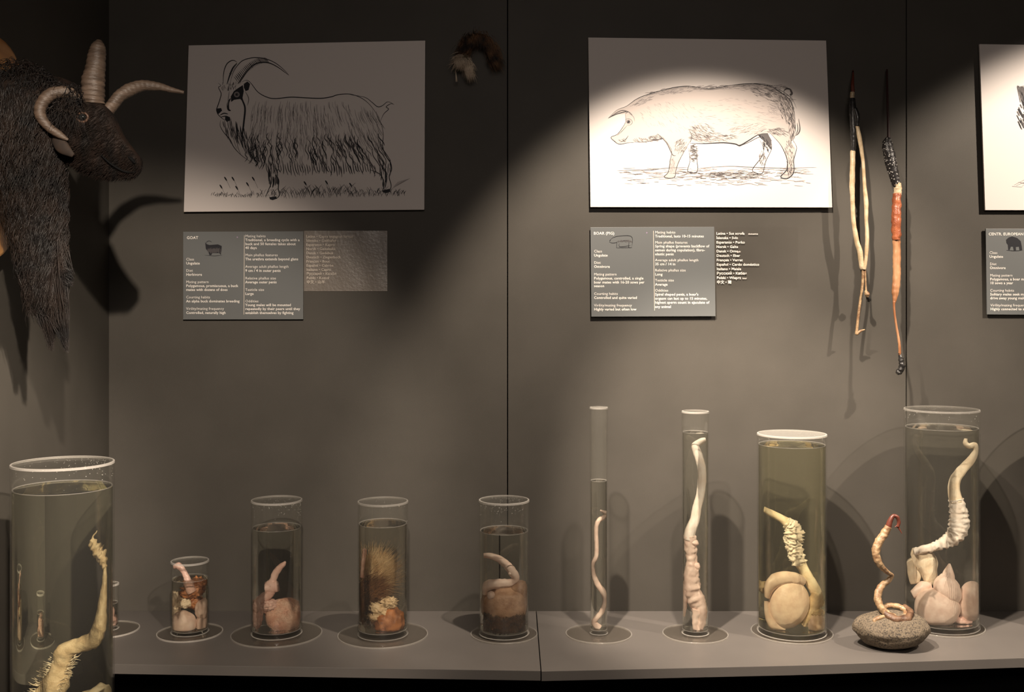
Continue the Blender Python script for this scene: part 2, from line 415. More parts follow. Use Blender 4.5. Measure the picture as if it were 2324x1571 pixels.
g.line([(920, 955), (935, 890), (910, 840)], 6, 1)
g.line([(1500, 905), (1545, 1000), (1520, 1080), (1450, 1180), (1500, 1212), (1540, 1200), (1562, 1110), (1612, 1000), (1602, 910)], 6)
g.line([(1600, 868), (1680, 955), (1722, 1030), (1745, 1100), (1740, 1180), (1690, 1240), (1750, 1252), (1800, 1200), (1800, 1100), (1812, 1050), (1825, 990), (1800, 935)], 8)
g.fill([(1490, 880), (1580, 872), (1612, 930), (1600, 1000), (1560, 940), (1520, 905)], 1)
for i in range(40):
    a = rnd.random(); g.line([(1500 + a * 100, 878 + a * 50 + rnd.random() * 20), (1530 + a * 80, 890 + a * 90 + rnd.random() * 30)], 6, rnd.choice((0, 1)))
for k in range(3): g.line([(1750 + 34 * math.cos(a), 518 + (30 - k * 3) * math.sin(a)) for a in (2.6, 3.6, 4.6, 5.6, 6.6, 7.4)], 7, (0, 1, 1)[k])
g.line([(1770, 500), (1785, 530), (1770, 550)], 18, 1)
g.line([(1842, 745), (1853, 830), (1840, 870), (1815, 890)], 10, 1); g.line([(1830, 780), (1835, 840), (1820, 880)], 8, 1)
def hatch(cx, cy, rx, ry, n, ang, ln, mi=1, wd=3.2, rot=0):
    for i in range(n):
        r = math.sqrt(rnd.random()); a = rnd.random() * 2 * PI
        ex, ey = r * math.cos(a) * rx, r * math.sin(a) * ry
        x = cx + ex * math.cos(rot) - ey * math.sin(rot); y_ = cy + ex * math.sin(rot) + ey * math.cos(rot)
        an = ang + rnd.uniform(-.25, .25); l = ln * rnd.uniform(.5, 1.2)
        g.line([(x, y_), (x + math.cos(an) * l * .5, y_ + math.sin(an) * l * .5 - 2), (x + math.cos(an) * l, y_ + math.sin(an) * l)], wd * rnd.uniform(.6, 1.2), mi)
hatch(1000, 840, 110, 60, 110, .6, 40, 1); hatch(1100, 905, 200, 40, 130, .1, 45, 1); hatch(1400, 850, 160, 40, 90, -.4, 45, 2)
hatch(1730, 650, 60, 130, 170, 1.1, 40, 1, rot=-.3); hatch(1600, 540, 180, 50, 130, .35, 45, 1, rot=.25); hatch(1780, 800, 30, 120, 90, 1.5, 40, 1)
hatch(1650, 850, 90, 30, 60, .3, 50, 1); hatch(1400, 480, 330, 22, 120, 0, 50, 2); hatch(800, 510, 300, 26, 90, -.15, 55, 2, rot=-.1)
hatch(620, 910, 60, 25, 60, 0, 35, 1); hatch(520, 920, 90, 20, 40, .5, 25, 1); hatch(500, 610, 110, 20, 50, -.5, 40, 2, rot=-.4)
hatch(940, 1040, 32, 70, 90, .2, 25, 1); hatch(940, 990, 30, 30, 30, .2, 22, 1); hatch(1570, 960, 40, 50, 60, 1.2, 30, 0); hatch(1540, 1070, 30, 60, 50, 1.8, 30, 1)
hatch(1760, 1020, 40, 100, 80, 1.3, 30, 1); hatch(1760, 1150, 25, 60, 50, 1.5, 30, 0, 3); hatch(850, 970, 50, 60, 80, 2.2, 30, 1); hatch(770, 1130, 25, 70, 60, 1.7, 30, 2)
hatch(1300, 700, 400, 130, 160, .1, 45, 2, 2); hatch(750, 720, 260, 130, 120, .8, 35, 2, 2); hatch(340, 930, 30, 15, 18, .2, 20, 1); hatch(1620, 650, 60, 50, 50, .3, 30, 2)
for i in range(190):
    a = rnd.random(); x = 300 + 1600 * a; yy = 1165 + rnd.random() ** 1.4 * 150
    g.line([(x, yy), (x + 30, yy + rnd.uniform(-5, 5)), (x + rnd.uniform(40, 110), yy + rnd.uniform(-6, 8))], rnd.uniform(2, 4), rnd.choice((1, 2, 2)))
for i in range(120):
    a = rnd.gauss(.5, .2); x = 750 + 1000 * a; yy = 1200 + rnd.random() * 55
    g.line([(x, yy), (x + 50, yy + rnd.uniform(-8, 8))], 3.5, 1)
g.line([(300, 1188), (440, 1182), (600, 1180), (720, 1165), (900, 1160)], 5, 1); g.line([(1000, 1165), (1250, 1150), (1440, 1158), (1700, 1165), (1995, 1160)], 5, 1)
g.line([(1240, 1290), (1320, 1308), (1420, 1296), (1500, 1315)], 6, 2)
g.build('pencil_drawing', t)

# wild boar print, mostly outside the frame
t, y = board('wild_boar_print', 'white board cut off by the edge of the photo with dark boar bristles', [(2223, 100), (2770, 108), (2790, 478), (2236, 477)], .008, .006, M['paper'], 'picture')
g = Pad(2200, 80, 2.417, y)
body = [(252, 275), (330, 235), (520, 215), (760, 240), (900, 330), (930, 480), (880, 600), (640, 640), (420, 620), (300, 520), (262, 400)]
for i in range(900):
    a = rnd.random() * 2 * PI; r = math.sqrt(rnd.random()); x = 590 + r * 330 * math.cos(a); yy = 440 + r * 190 * math.sin(a); l = rnd.uniform(30, 80)
    g.line([(x, yy), (x + l * .3, yy + l * .6)], rnd.uniform(4, 9), rnd.choice((0, 0, 1)))
for i in range(130):
    k = rnd.random(); x = 255 + k * 60 + rnd.uniform(0, 60); yy = 290 + k * 80 + rnd.uniform(-30, 50)
    g.line([(x, yy), (x + rnd.uniform(8, 30), yy + rnd.uniform(25, 60))], rnd.uniform(3, 7), 0)
for i in range(50):
    x = 262 + rnd.random() * 60; g.line([(x, 275 + rnd.random() * 30), (x + 18, 320 + rnd.random() * 50)], 5, 1)
for lx in (400, 480, 760, 840):
    for i in range(30): g.line([(lx + rnd.uniform(-22, 22), 600 + rnd.random() * 80), (lx + rnd.uniform(-12, 12), 700 + rnd.random() * 80)], 7, rnd.choice((0, 1)))
for i in range(60): g.line([(240 + rnd.random() * 700, 780 + rnd.random() * 60), (300 + rnd.random() * 650, 800 + rnd.random() * 40)][:1] + [(260 + i * 10, 790 + rnd.random() * 50)], 3, 2) if False else g.line([(235 + i * 11, 790 + rnd.random() * 50), (290 + i * 11, 785 + rnd.random() * 50)], 3, 2)
g.build('ink_drawing', t)

# ------------------------------------------------------------------ lettering
def text_geo(s, u, v, size, y, bold, slant=0.0):
    """text set with its left end at pixel u and baseline at pixel v; size = pixels"""
    c = bpy.data.curves.new('t', 'FONT'); c.body = s; c.size = 1; c.resolution_u = 2
    c.offset = .016 if bold else 0
    c.space_character = 1.03
    o = bpy.data.objects.new('t', c); COL.objects.link(o)
    dg = bpy.context.evaluated_depsgraph_get(); me = bpy.data.meshes.new_from_object(o.evaluated_get(dg))
    V = [W(u + (p.co.x) * size, v - p.co.y * size + slant * p.co.x * size, y) for p in me.vertices]; Fc = [tuple(q.vertices) for q in me.polygons]
    bpy.data.objects.remove(o); bpy.data.curves.remove(c); bpy.data.meshes.remove(me)
    return V, Fc
B, N_ = True, False
def sign(name, label, corners, lines, ox, oy, k, extra=None, size=8.4):
    t, y = board(name, label, corners, .006, .004, M['label'], 'sign')
    geo = [text_geo(s, ox + X / k, oy + Y / k, size * sc, y, b) for (s, X, Y, b, sc) in lines]
    V, Fc = merge(geo); mesh('lettering', V, Fc, M['letters'], t)['kind'] = 'stuff'
    return t, y
K = 4.648
goat_lines = [('GOAT', 110, 152, B, 1.08)] + [(s, 104, Y, b, 1) for s, Y, b in (
    ('Class', 378, N_), ('Ungulate', 420, B), ('Diet', 497, N_), ('Herbivore', 539, B), ('Mating pattern', 617, N_), ('Polygamous, promiscuous, a buck', 658, B),
    ('mates with dozens of does', 699, B), ('Courting habits', 778, N_), ('An alpha buck dominates breeding', 820, B), ('Virility/mating frequency', 899, N_), ('Controlled, naturally high', 942, B))] + [
    (s, 728, Y, b, 1) for s, Y, b in (('Mating habits', 133, N_), ('Traditional, a breeding cycle with a', 174, B), ('buck and 50 females takes about', 216, B), ('40 days', 257, B),
    ('Main phallus features', 333, N_), ('The urethra extends beyond glans', 376, B), ('Average adult phallus length', 455, N_), ('9 cm / 4 in outer penis', 498, B),
    ('Relative phallus size', 578, N_), ('Average outer penis', 619, B), ('Testicle size', 699, N_), ('Large', 742, B), ('Oddities', 820, N_), ('Young males will be mounted', 860, B),
    ('repeatedly by their peers until they', 901, B), ('establish themselves by fighting', 943, B))]
tg, yg = sign('goat_label', 'slate grey label headed GOAT with two columns of white text', [(415.5, 526), (688, 525), (688, 725), (415.5, 725.5)], goat_lines, 400, 510, K)
pig_lines = [('BOAR (PIG)', 80, 152, B, 1.08)] + [(s, 84, Y, b, 1) for s, Y, b in (
    ('Class', 340, N_), ('Ungulate', 383, B), ('Diet', 460, N_), ('Omnivore', 502, B), ('Mating pattern', 583, N_), ('Polygamous, controlled, a single', 625, B),
    ('boar mates with 16-20 sows per', 667, B), ('season', 706, B), ('Courting habits', 788, N_), ('Controlled and quite varied', 830, B), ('Virility/mating frequency', 910, N_), ('Highly varied but often low', 952, B))] + [
    (s, 728, Y, b, 1) for s, Y, b in (('Mating habits', 140, N_), ('Traditional, lasts 10-15 minutes', 181, B), ('Main phallus features', 247, N_), ('Spring shape (prevents backflow of', 286, B), ('semen during copulation), fibro-', 328, B), ('elastic penis', 370, B),
    ('Average adult phallus length', 433, N_), ('35 cm / 14 in', 475, B), ('Relative phallus size', 540, N_), ('Long', 583, B), ('Testicle size', 646, N_), ('Average', 690, B), ('Oddities', 753, N_),
    ("Spiral shaped penis, a boar's", 795, B), ('orgasm can last up to 15 minutes,', 838, B), ('highest sperm count in ejaculate of', 880, B), ('any animal', 925, B))]
tp, yp = sign('pig_label', 'slate grey label headed BOAR (PIG) with two columns of white text', [(1340, 516), (1621, 515), (1624, 718), (1342, 719)], pig_lines, 1330, 500, K)
K3 = 2.417
boar_lines = [(s, X, Y, b, sc) for s, X, Y, b, sc in (('CENTR. EUROPEAN BOAR', 105, 1098, B, 1.05), ('Class', 110, 1200, N_, 1), ('Ungulate', 110, 1221, B, 1), ('Diet', 112, 1262, N_, 1), ('Omnivore', 112, 1283, B, 1),
    ('Mating pattern', 113, 1324, N_, 1), ('Polygamous, a boar mates with', 113, 1345, B, 1), ('10 sows a year', 113, 1366, B, 1), ('Courting habits', 114, 1407, N_, 1), ('Solitary males seek mates and', 114, 1428, B, 1), ('drive away young males', 114, 1449, B, 1),
    ('Virility/mating frequency', 115, 1488, N_, 1), ('Highly connected to season', 115, 1509, B, 1), ('Mating habits', 460, 1098, N_, 1), ('Traditional', 460, 1119, B, 1), ('Average adult phallus length', 460, 1200, N_, 1), ('Testicle size', 460, 1324, N_, 1), ('Average', 460, 1345, B, 1), ('Oddities', 460, 1428, N_, 1))]
tb, yb = sign('wild_boar_label', 'slate grey label headed CENTR. EUROPEAN, cut off by the edge of the photo', [(2237, 519), (2520, 520), (2526, 716), (2240, 714)], boar_lines, 2200, 80, K3)
# the rule between the columns and the little animals printed on the labels
def rule(t, y, a, b):
    V = [W(a[0] - .6, a[1], y), W(a[0] + .6, a[1], y), W(b[0] + .6, b[1], y), W(b[0] - .6, b[1], y)]
    mesh('column_rule', V, [(0, 1, 2, 3)], M['letters2'], t)
rule(tg, yg, (554.5, 534), (553.5, 714)); rule(tp, yp, (1483, 524), (1485.5, 705)); rule(tb, yb, (2379, 528), (2381, 705))
g = Pad(400, 510, K, yg)
g.fill([(305, 185), (320, 205), (350, 215), (440, 208), (480, 225), (478, 270), (470, 320), (455, 300), (380, 300), (370, 322), (350, 322), (340, 290), (312, 255)], 0)
g.line([(315, 200), (325, 180), (350, 172), (375, 185)], 6); g.line([(300, 322), (400, 330), (485, 322)], 5)
for i in range(40): g.line([(330 + i * 3.6, 240 + rnd.random() * 20), (330 + i * 3.6, 285 + rnd.random() * 20)], 3, 1)
g.build('goat_emblem', tg)
g = Pad(1330, 500, K, yp)
g.line([(248, 215), (275, 190), (300, 178), (340, 168), (420, 162), (470, 168), (490, 195), (488, 250), (480, 285)], 6); g.line([(248, 232), (280, 240), (320, 235), (330, 225)], 6); g.line([(248, 215), (258, 208), (246, 232)], 5)
g.line([(325, 235), (322, 290)], 6); g.line([(350, 240), (350, 275), (380, 278), (440, 272), (470, 265)], 6); g.line([(455, 225), (450, 285), (485, 288)], 6); g.line([(340, 225), (400, 215), (450, 215)], 5)
for i in range(30): g.line([(335 + i * 5, 205 + rnd.random() * 15), (340 + i * 5, 222 + rnd.random() * 15)], 4, 1)
g.line([(320, 292), (400, 290), (480, 290)], 5)
g.build('pig_emblem', tp)
g = Pad(2200, 80, K3, yb)
g.fill([(202, 1122), (215, 1110), (235, 1104), (262, 1112), (282, 1130), (288, 1160), (290, 1178), (276, 1180), (272, 1160), (255, 1162), (256, 1180), (244, 1180), (240, 1160), (228, 1160), (222, 1178), (214, 1178), (212, 1150), (204, 1140)], 0)
g.line([(204, 1180), (250, 1183), (292, 1180)], 4)
g.build('boar_emblem', tb)
for t_, y_, (cx, cy) in ((tg, yg, (538.5, 538.5)), (tp, yp, (1468, 528.5))):
    cc = mat('lilac_mark', (.35, .25, .38), rough=.5)
    V = [W(cx + 2.2 * math.cos(a * PI / 5) * (.45 if a % 2 else 1), cy + 2.2 * math.sin(a * PI / 5) * (.45 if a % 2 else 1), y_) for a in range(10)]
    mesh('small_mark', V, [tuple(range(10))], cc, t_)

# clear name sheets beside the labels
def sheet(name, label, corners, lines, m, x0, oy, ky, step0, ml, size=8.4):
    y0 = -.0020; c = sum((W(*p, y0) for p in corners), Vector()) / 4
    t = thing(name, label, 'sign', (c.x, y0, c.z)); P = [W(*p, y0) for p in corners]
    # slightly cockled sheet
    n = 24; V = []; Fc = []
    for s in (0, 1):
        for j in range(n + 1):
            for i in range(n + 1):
                a, b = i / n, j / n
                p = (P[0] * (1 - a) + P[1] * a) * (1 - b) + (P[3] * (1 - a) + P[2] * a) * b
                p = p + Vector((0, -.0008 * noise.noise(Vector((a * 5, b * 1.3, 3))) - .0006 * s, 0)); V.append(p)
    for s in (0, 1):
        o = s * (n + 1) ** 2
        for j in range(n):
            for i in range(n):
                q = (o + j * (n + 1) + i, o + j * (n + 1) + i + 1, o + (j + 1) * (n + 1) + i + 1, o + (j + 1) * (n + 1) + i)
                Fc.append(q if s else q[::-1])
    mesh('clear_sheet', V, Fc, m, t, True)
    geo = []
    for i, (s, sm) in enumerate(lines):
        v = oy + (step0 + i * ky) / K
        geo.append(text_geo(s, x0 + i * .12, v, size, y0 - .0018, B))
        if sm: geo.append(text_geo(sm, x0 + i * .12 + .43 * size * len(s) + 4, v, size * .62, y0 - .0018, B))
    V, Fc = merge(geo); mesh('lettering', V, Fc, ml, t)['kind'] = 'stuff'
    return t
m1 = mat_thin('cockled_film_painted_sheen', tint=(.93, .92, .90), base=.10, edge=.4, power=3, rough=.3, haze=.13, hazecol=(.6, .5, .42))  # warm haze colour stands in for light reflected off the film
nt = m1.node_tree; gl = [n for n in nt.nodes if n.type == 'BSDF_GLOSSY'][0]
tc = nt.nodes.new('ShaderNodeTexCoord'); nz = nt.nodes.new('ShaderNodeTexNoise'); nz.inputs['Scale'].default_value = 160; nz.inputs['Detail'].default_value = 3
bp = nt.nodes.new('ShaderNodeBump'); bp.inputs['Strength'].default_value = .35; bp.inputs['Distance'].default_value = .001
nt.links.new(tc.outputs['Object'], nz.inputs['Vector']); nt.links.new(nz.outputs[0], bp.inputs['Height']); nt.links.new(bp.outputs[0], gl.inputs['Normal'])
m2 = mat_thin('clear_film', tint=(.998, .997, .996), base=.008, edge=.2, power=3, rough=.12)
sheet('name_sheet', 'shiny clear film of goat names in many languages beside the GOAT label', [(690, 524), (879, 524), (879, 661), (690, 661)],
      [('Latina • Capra aegagrus hircus', ''), ('Íslenska • Geithafur', ''), ('Esperanto • Kapro', ''), ('Norsk • Geitebukk', ''), ('Dansk • Gedebuk', ''), ('Deutsch • Ziegenbock', ''), ('Français • Bouc', ''), ('Español • Cabrón', ''), ('Italiano • Capro', ''), ('Русский • Козёл', ''), ('Polski • Kozioł', ''), ('中文 • 山羊', '')],
      m1, 694.5, 510, 43.8, 137, M['letters2'])
sheet('name_sheet', 'clear film of pig names in many languages beside the BOAR (PIG) label', [(1624, 517), (1810, 515), (1811, 652), (1625, 654)],
      [('Latina • Sus scrofa', 'domestica'), ('Íslenska • Svín', ''), ('Esperanto • Porko', ''), ('Norsk • Galte', ''), ('Dansk • Orne', 'galt'), ('Deutsch • Eber', ''), ('Français • Verrat', ''), ('Español • Cerdo doméstico', ''), ('Italiano • Maiale', ''), ('Русский • Кабан', ''), ('Polski • Wieprz', 'knur'), ('中文 • 猪', '')],
      m2, 1625.5, 500, 46.8, 152, M['letters'])

# ------------------------------------------------------------------ jars
NR = 1.33       # how much the liquid magnifies sideways
class Jar:
    def __init__(s, name, label, u, v, rpx, top, liq, disc, tint, base=.012, floor=None, lid=.004, spots=0, frame_u=None, rim='rim', group='specimen jars along the shelf', discmat='rim_faint', wall=.0025):
        z = SHELF if floor is None else floor[0]
        if floor is None:
            P = S(u, v, SHELF)
        else:
            P = Vector(((u - HU) * (D + floor[1]) / F, floor[1], z))
        s.P = P; s.k = (D + P.y) / F; s.u = (u if frame_u is None else frame_u); s.x, s.y = P.x, P.y
        if frame_u is not None: s.x = (frame_u - HU) * s.k
        s.r = r = rpx * s.k; ztop = EYE - (top - HV) * s.k; s.zl = zl = EYE - (liq - HV) * s.k; s.zb = z
        dt = .004 if disc else 0
        t = s.t = thing(name, label, 'jar', (s.x, s.y, z), group)
        if disc:
            R_ = disc * s.k
            lathe('base_disc', solid_prof(R_ - .0012, z + .0003, z + dt, .0005), s.x, s.y, M['disc'], t)
            lathe('disc_edge', [(R_ - .0013, z + .0003), (R_, z + .0006), (R_ + .0002, z + dt * .5), (R_, z + dt), (R_ - .0022, z + dt + .0002), (R_ - .0013, z + dt - .0006), (R_ - .0013, z + .0003)], s.x, s.y, M[discmat], t, smooth=False)
        z0 = z + dt + .0003; wt = wall
        s.z0 = zi = z0 + base
        # wall: closed shell
        lathe('glass_wall', [(0, z0), (r - .001, z0), (r, z0 + .001), (r, z0 + .003), (r, (z0 + ztop) / 2), (r, ztop - .0025), (r, ztop - .002), (r - wt, ztop - .002), (r - wt, ztop - .0025), (r - wt, (z0 + ztop) / 2), (r - wt, zi + .002), (r - wt, zi + .0006), (r - wt - .001, zi), (0, zi)], s.x, s.y, M['glass'], t)
        lathe('bottom_edge', [(r - .0035, z0 + .0002), (r + .0003, z0 + .0002), (r + .0004, z0 + .0016), (r - .0008, z0 + .0020)], s.x, s.y, M[rim], t, smooth=False)
        # lid with frosted edge
        lathe('lid', [(0, ztop - .0019), (r - .0006, ztop - .0019), (r - .0006, ztop + lid * .5), (0, ztop + lid * .5)], s.x, s.y, M['lid' if int(u) == 1797 else 'glass'], t, smooth=False)
        lathe('rim', [(r - .0028, ztop + lid * .5 + .0003), (r - .0006, ztop + lid * .5 + .0004), (r + .0004, ztop + lid * .4), (r + .0004, ztop - lid * .5), (r - .0005, ztop - lid * .5), (r - .0005, ztop + lid * .3), (r - .0028, ztop + lid * .3), (r - .0028, ztop + lid * .5 + .0003)], s.x, s.y, M[rim], t, smooth=False)
        lathe('inner_floor_edge', [(r - wt - .0016, zi + .0001), (r - wt + .0004, zi + .0006), (r - wt + .0004, zi - .0004), (r - wt - .0016, zi + .0001)], s.x, s.y, M['rim_faint'], t, smooth=False)
        s.rl = rl = r - wt - .0004
        lq = lathe('liquid', solid_prof(rl, zi + .0004, zl, .0010), s.x, s.y, tint, t, N=128); lq.cycles.is_caustics_caster = True
        lathe('meniscus', [(rl - .0022, zl + .0002), (rl + .0003, zl + .0013), (rl + .0003, zl - .0004), (rl - .0022, zl + .0002)], s.x, s.y, M['rim_faint'], t, smooth=False)
        if spots:
            rr = random.Random(int(u)); geo = []
            for i in range(spots):
                a = rr.gauss(PI / 2, .55) if rr.random() < .75 else rr.uniform(0, 2 * PI); q = rr.uniform(.0004, .0011)
                zz = ztop - .003 - abs(rr.gauss(0, .35)) * (ztop - zl - .006); zz = max(zz, zl + .003)
                geo.append(blob_geo((s.x + (r - wt - .0002) * math.cos(a), s.y + (r - wt - .0002) * math.sin(a), zz), (q, q * .6, q), sub=1, rough=0))
            V, Fc = merge(geo); o = mesh('condensation', V, Fc, M['drop'], t, True); o['kind'] = 'stuff'
    def P3(s, u, v, dy=0): return Vector((s.x + (u - s.u) * s.k, s.y + dy * s.k, EYE - (v - HV) * s.k))
    def sq(s, V, nr=None):
        """squeeze a part built at its magnified width to true width, and keep it within the jar"""
        nr = NR if nr is None else nr; out = []
        R_ = s.rl - .0016
        for p in V:
            dy = (p.y - s.y) * .85; q = max(.05, min(1.9, 1 + dy / s.rl))
            dx = (p.x - s.x) * (nr - (nr - 1) * q) / nr      # a cylinder of liquid magnifies more the deeper a thing lies in it
            l = math.hypot(dx, dy)
            if l > R_: q = R_ / l; dx *= q; dy *= q
            out.append(Vector((s.x + dx, s.y + dy, max(p.z, s.z0 + .0012))))
        return out
    def sweep(s, pts, n=16, sub=10, **kw):
        """pts (u, v, dy, r) in pixels"""
        path = [(*s.P3(q[0], q[1], q[2]), q[3] * s.k) for q in cr(pts, sub)]
        V, Fc = sweep_geo(path, n, **kw); return s.sq(V), Fc
    def blob(s, u, v, dy, ru, rv, rd=None, **kw):
        V, Fc = blob_geo(s.P3(u, v, dy), (ru * s.k, (rd or ru) * s.k, rv * s.k), **kw); return s.sq(V), Fc
    def hairs(s, strands, r):
        return hair_geo([([s.sq([s.P3(*p)])[0] for p in st], r * s.k) for st in strands])
    def spec(s, label, name='preserved_specimen'):
        return thing(name, label, 'specimen', (s.x, s.y, s.z0 + .001), None)
def part(name, geo, m, t, label=None):
    if isinstance(geo, list): geo = merge(geo)
    o = mesh(name, geo[0], geo[1], m, t, True); o.cycles.is_caustics_receiver = True
    if label: o['label'] = label
    return o

LQ_clear = mat_liquid('clear_preservative', (.97, .97, .94))
LQ_warm = mat_liquid('brownish_preservative', (.96, .94, .88))
LQ_green = mat_liquid('yellow_green_preservative', (.975, .965, .82))
LQ_pale = mat_liquid('pale_green_preservative', (.94, .945, .85))
pale = mat('pale_skin', (.86, .68, .58), (.74, .54, .45), rough=.42, scale=60, bump=.25, bscale=260)
pink = mat('pinkish_skin', (.84, .58, .49), (.70, .42, .34), rough=.42, scale=50, bump=.3, bscale=300)
cream = mat('cream_tissue', (.90, .78, .60), (.80, .64, .45), rough=.5, scale=60, bump=.5, bscale=200)
tan = mat('tan_tissue', (.74, .58, .38), (.58, .42, .25), rough=.5, scale=60, bump=.6, bscale=240)
white = mat('white_tissue', (.96, .88, .80), (.88, .75, .64), rough=.4, scale=50, bump=.35, bscale=200)
brownf = mat('brown_fur', (.16, .07, .03), (.05, .022, .012), rough=.6, scale=90, bump=.5, bscale=300)
blond = mat('blond_fur', (.80, .62, .38), (.62, .42, .22), rough=.5, scale=60)
orange = mat('orange_tissue', (.50, .20, .07), (.26, .09, .03), rough=.45, scale=60, bump=.4, bscale=240)
peach = mat('peach_fur', (.82, .56, .42), (.72, .38, .26), rough=.7, scale=40, bump=.5, bscale=400)

# --- big jar at the left, on its own low pedestal in front
JB = Jar('specimen_jar', 'largest jar, in front at far left, cut by the lower picture edge', 143, 0, 110, 1052, 1107, 0, LQ_pale, floor=(.70, -.72), base=.02, spots=110, wall=.003, rim='rim')
JB.t['group'] = 'specimen jars along the shelf'
pd = thing('pedestal', 'black pedestal under the largest jar at far left', 'pedestal', (JB.x, JB.y, 0))
box('column', (JB.x - .11, JB.y - .11, .03), (JB.x + .11, JB.y + .11, .6995), M['black'], pd, bev=.003)
box('foot', (JB.x - .13, JB.y - .13, 0), (JB.x + .13, JB.y + .13, .03), M['black'], pd, bev=.003)
t = JB.spec('long tan bent shaft rising in the largest jar at far left, with a frayed tip')
dn = 95
path = [(70, 1640, 20, 30), (95, 1585, 20, 30), (122, 1540, 15, 26), (135, 1500, 10, 20), (148, 1470, 0, 19), (185, 1458, 0, 17), (222, 1447, 0, 20), (240, 1415, 0, 21), (247, 1370, 0, 15), (254, 1325, 0, 10), (256, 1285, 0, 7)]
part('shaft', JB.sweep(path, rough=.22, rscale=90), tan, t)
part('frayed_tip', [JB.sweep([(256, 1290, 0, 7), (250, 1272, 0, 13), (235, 1255, 0, 16), (222, 1238, 0, 13), (212, 1222, 0, 8)], rough=.7, rscale=160, ribs=.12, ribn=6), JB.sweep([(213, 1224, 0, 3), (217, 1214, 0, 2), (224, 1208, 0, 1.8), (228, 1203, 0, 1)], n=6)], tan, t)
fr = []
for i in range(120):
    a = rnd.random(); bx = 90 + a * 60; by = 1590 - a * 110; sg = rnd.choice((-1, 1))
    p0 = (bx + sg * 20, by, rnd.uniform(-10, 10)); fr.append([p0, (p0[0] + sg * rnd.uniform(4, 10), by - rnd.uniform(0, 6), p0[2]), (p0[0] + sg * rnd.uniform(10, 20), by + rnd.uniform(-10, 4), p0[2])])
part('tissue_fringe', JB.hairs(fr, 1.7), cream, t)
part('rounded_mass', [JB.blob(245, 1600, -20, 66, 52, 60, rough=.14, rscale=40, seed=3), JB.blob(110, 1660, 0, 75, 40, 60, rough=.2, rscale=40, seed=5)], cream, t)

# --- vial behind it
J0 = Jar('specimen_jar', 'slim vial mostly hidden behind the largest jar at far left', 248, 1431, 21, 1326, 1368, 66, LQ_clear, base=.008, rim='rim', discmat='rim', wall=.002)
t = J0.spec('small whitish folded specimen in the slim vial at far left')
part('folded_tissue', [J0.blob(248, 1412, 0, 17, 20, rough=.3, rscale=50, seed=1), J0.blob(244, 1392, 0, 13, 12, rough=.3, rscale=60, seed=2)], pink, t)
part('stalk', J0.sweep([(250, 1395, 0, 9), (254, 1384, 0, 7), (242, 1374, 0, 5), (238, 1370, 0, 3)], rough=.2, rscale=120), pink, t)

# --- short wide jar
J1 = Jar('specimen_jar', 'shortest shelf jar, crammed with a pale round sac and brown tissue', 431, 1438, 42, 1274, 1313, 73, LQ_warm, base=.008, discmat='rim')
t = J1.spec('pale round sac under brown tissue in the shortest shelf jar, pink stub above liquid')
part('round_sac', J1.blob(419, 1412, -8, 28, 31, 24, rough=.07, rscale=30, seed=2), pale, t)
part('side_sac', [J1.blob(461, 1382, 4, 19, 24, 20, rough=.14, rscale=40, seed=4), J1.blob(459, 1415, 6, 17, 24, 18, rough=.14, rscale=40, seed=9)], pale, t)
part('fatty_tissue', [J1.blob(400, 1358, 0, 16, 17, 14, rough=.4, rscale=60, seed=6), J1.blob(421, 1366, -6, 15, 10, 12, rough=.4, rscale=60, seed=8), J1.blob(398, 1388, 4, 13, 16, 12, rough=.3, rscale=60, seed=11)], cream, t)
part('brown_tissue', [J1.blob(436, 1340, 4, 27, 14, 20, rough=.4, rscale=60, seed=7), J1.blob(453, 1326, 8, 17, 15, 14, rough=.4, rscale=60, seed=12), J1.blob(440, 1368, 10, 20, 14, 14, rough=.4, rscale=60, seed=13)], orange, t)
part('stub', J1.sweep([(440, 1340, -12, 11), (432, 1322, -14, 10), (425, 1305, -14, 8), (415, 1290, -14, 7), (404, 1282, -14, 8), (392, 1284, -14, 5)], rough=.18, rscale=150), pink, t)
# --- jar 2
J2 = Jar('specimen_jar', 'tall jar with a peach furry lump, second of the four jars below the GOAT label', 628, 1441, 57, 1136, 1197, 102, LQ_clear, base=.012, spots=160)
J2.t['label'] = 'jar holding a peach furry lump and a thin pointed stalk, beneath the goat print'
t = J2.spec('thin pinkish pointed stalk on a peach furry lump inside its jar')
part('stalk', J2.sweep([(588, 1370, -6, 13), (597, 1357, -8, 11), (612, 1344, -8, 11), (620, 1330, -8, 11), (619, 1322, -8, 14), (622, 1312, -8, 8), (627, 1298, -8, 8), (636, 1285, -8, 7), (645, 1277, -8, 5.5), (650, 1271, -8, 2)], rough=.14, rscale=150), pink, t)
part('collar', [J2.sweep([(606, 1330, -8, 14), (632, 1326, -8, 14)], n=14, rough=.25, rscale=120), J2.blob(592, 1372, -4, 22, 18, 20, rough=.35, rscale=70, seed=3), J2.blob(615, 1368, -12, 18, 13, 14, rough=.4, rscale=70, seed=4), J2.blob(585, 1398, -6, 14, 24, 14, rough=.3, rscale=60, seed=5)], pink, t)
part('furry_lump', J2.blob(646, 1395, 4, 42, 40, 36, rough=.10, rscale=30, seed=6, rot=.3), peach, t)
hs = []; lg, lf = J2.blob(646, 1395, 4, 42, 40, 36, rough=.10, rscale=30, seed=6, rot=.3); lc = sum(lg, Vector()) / len(lg)
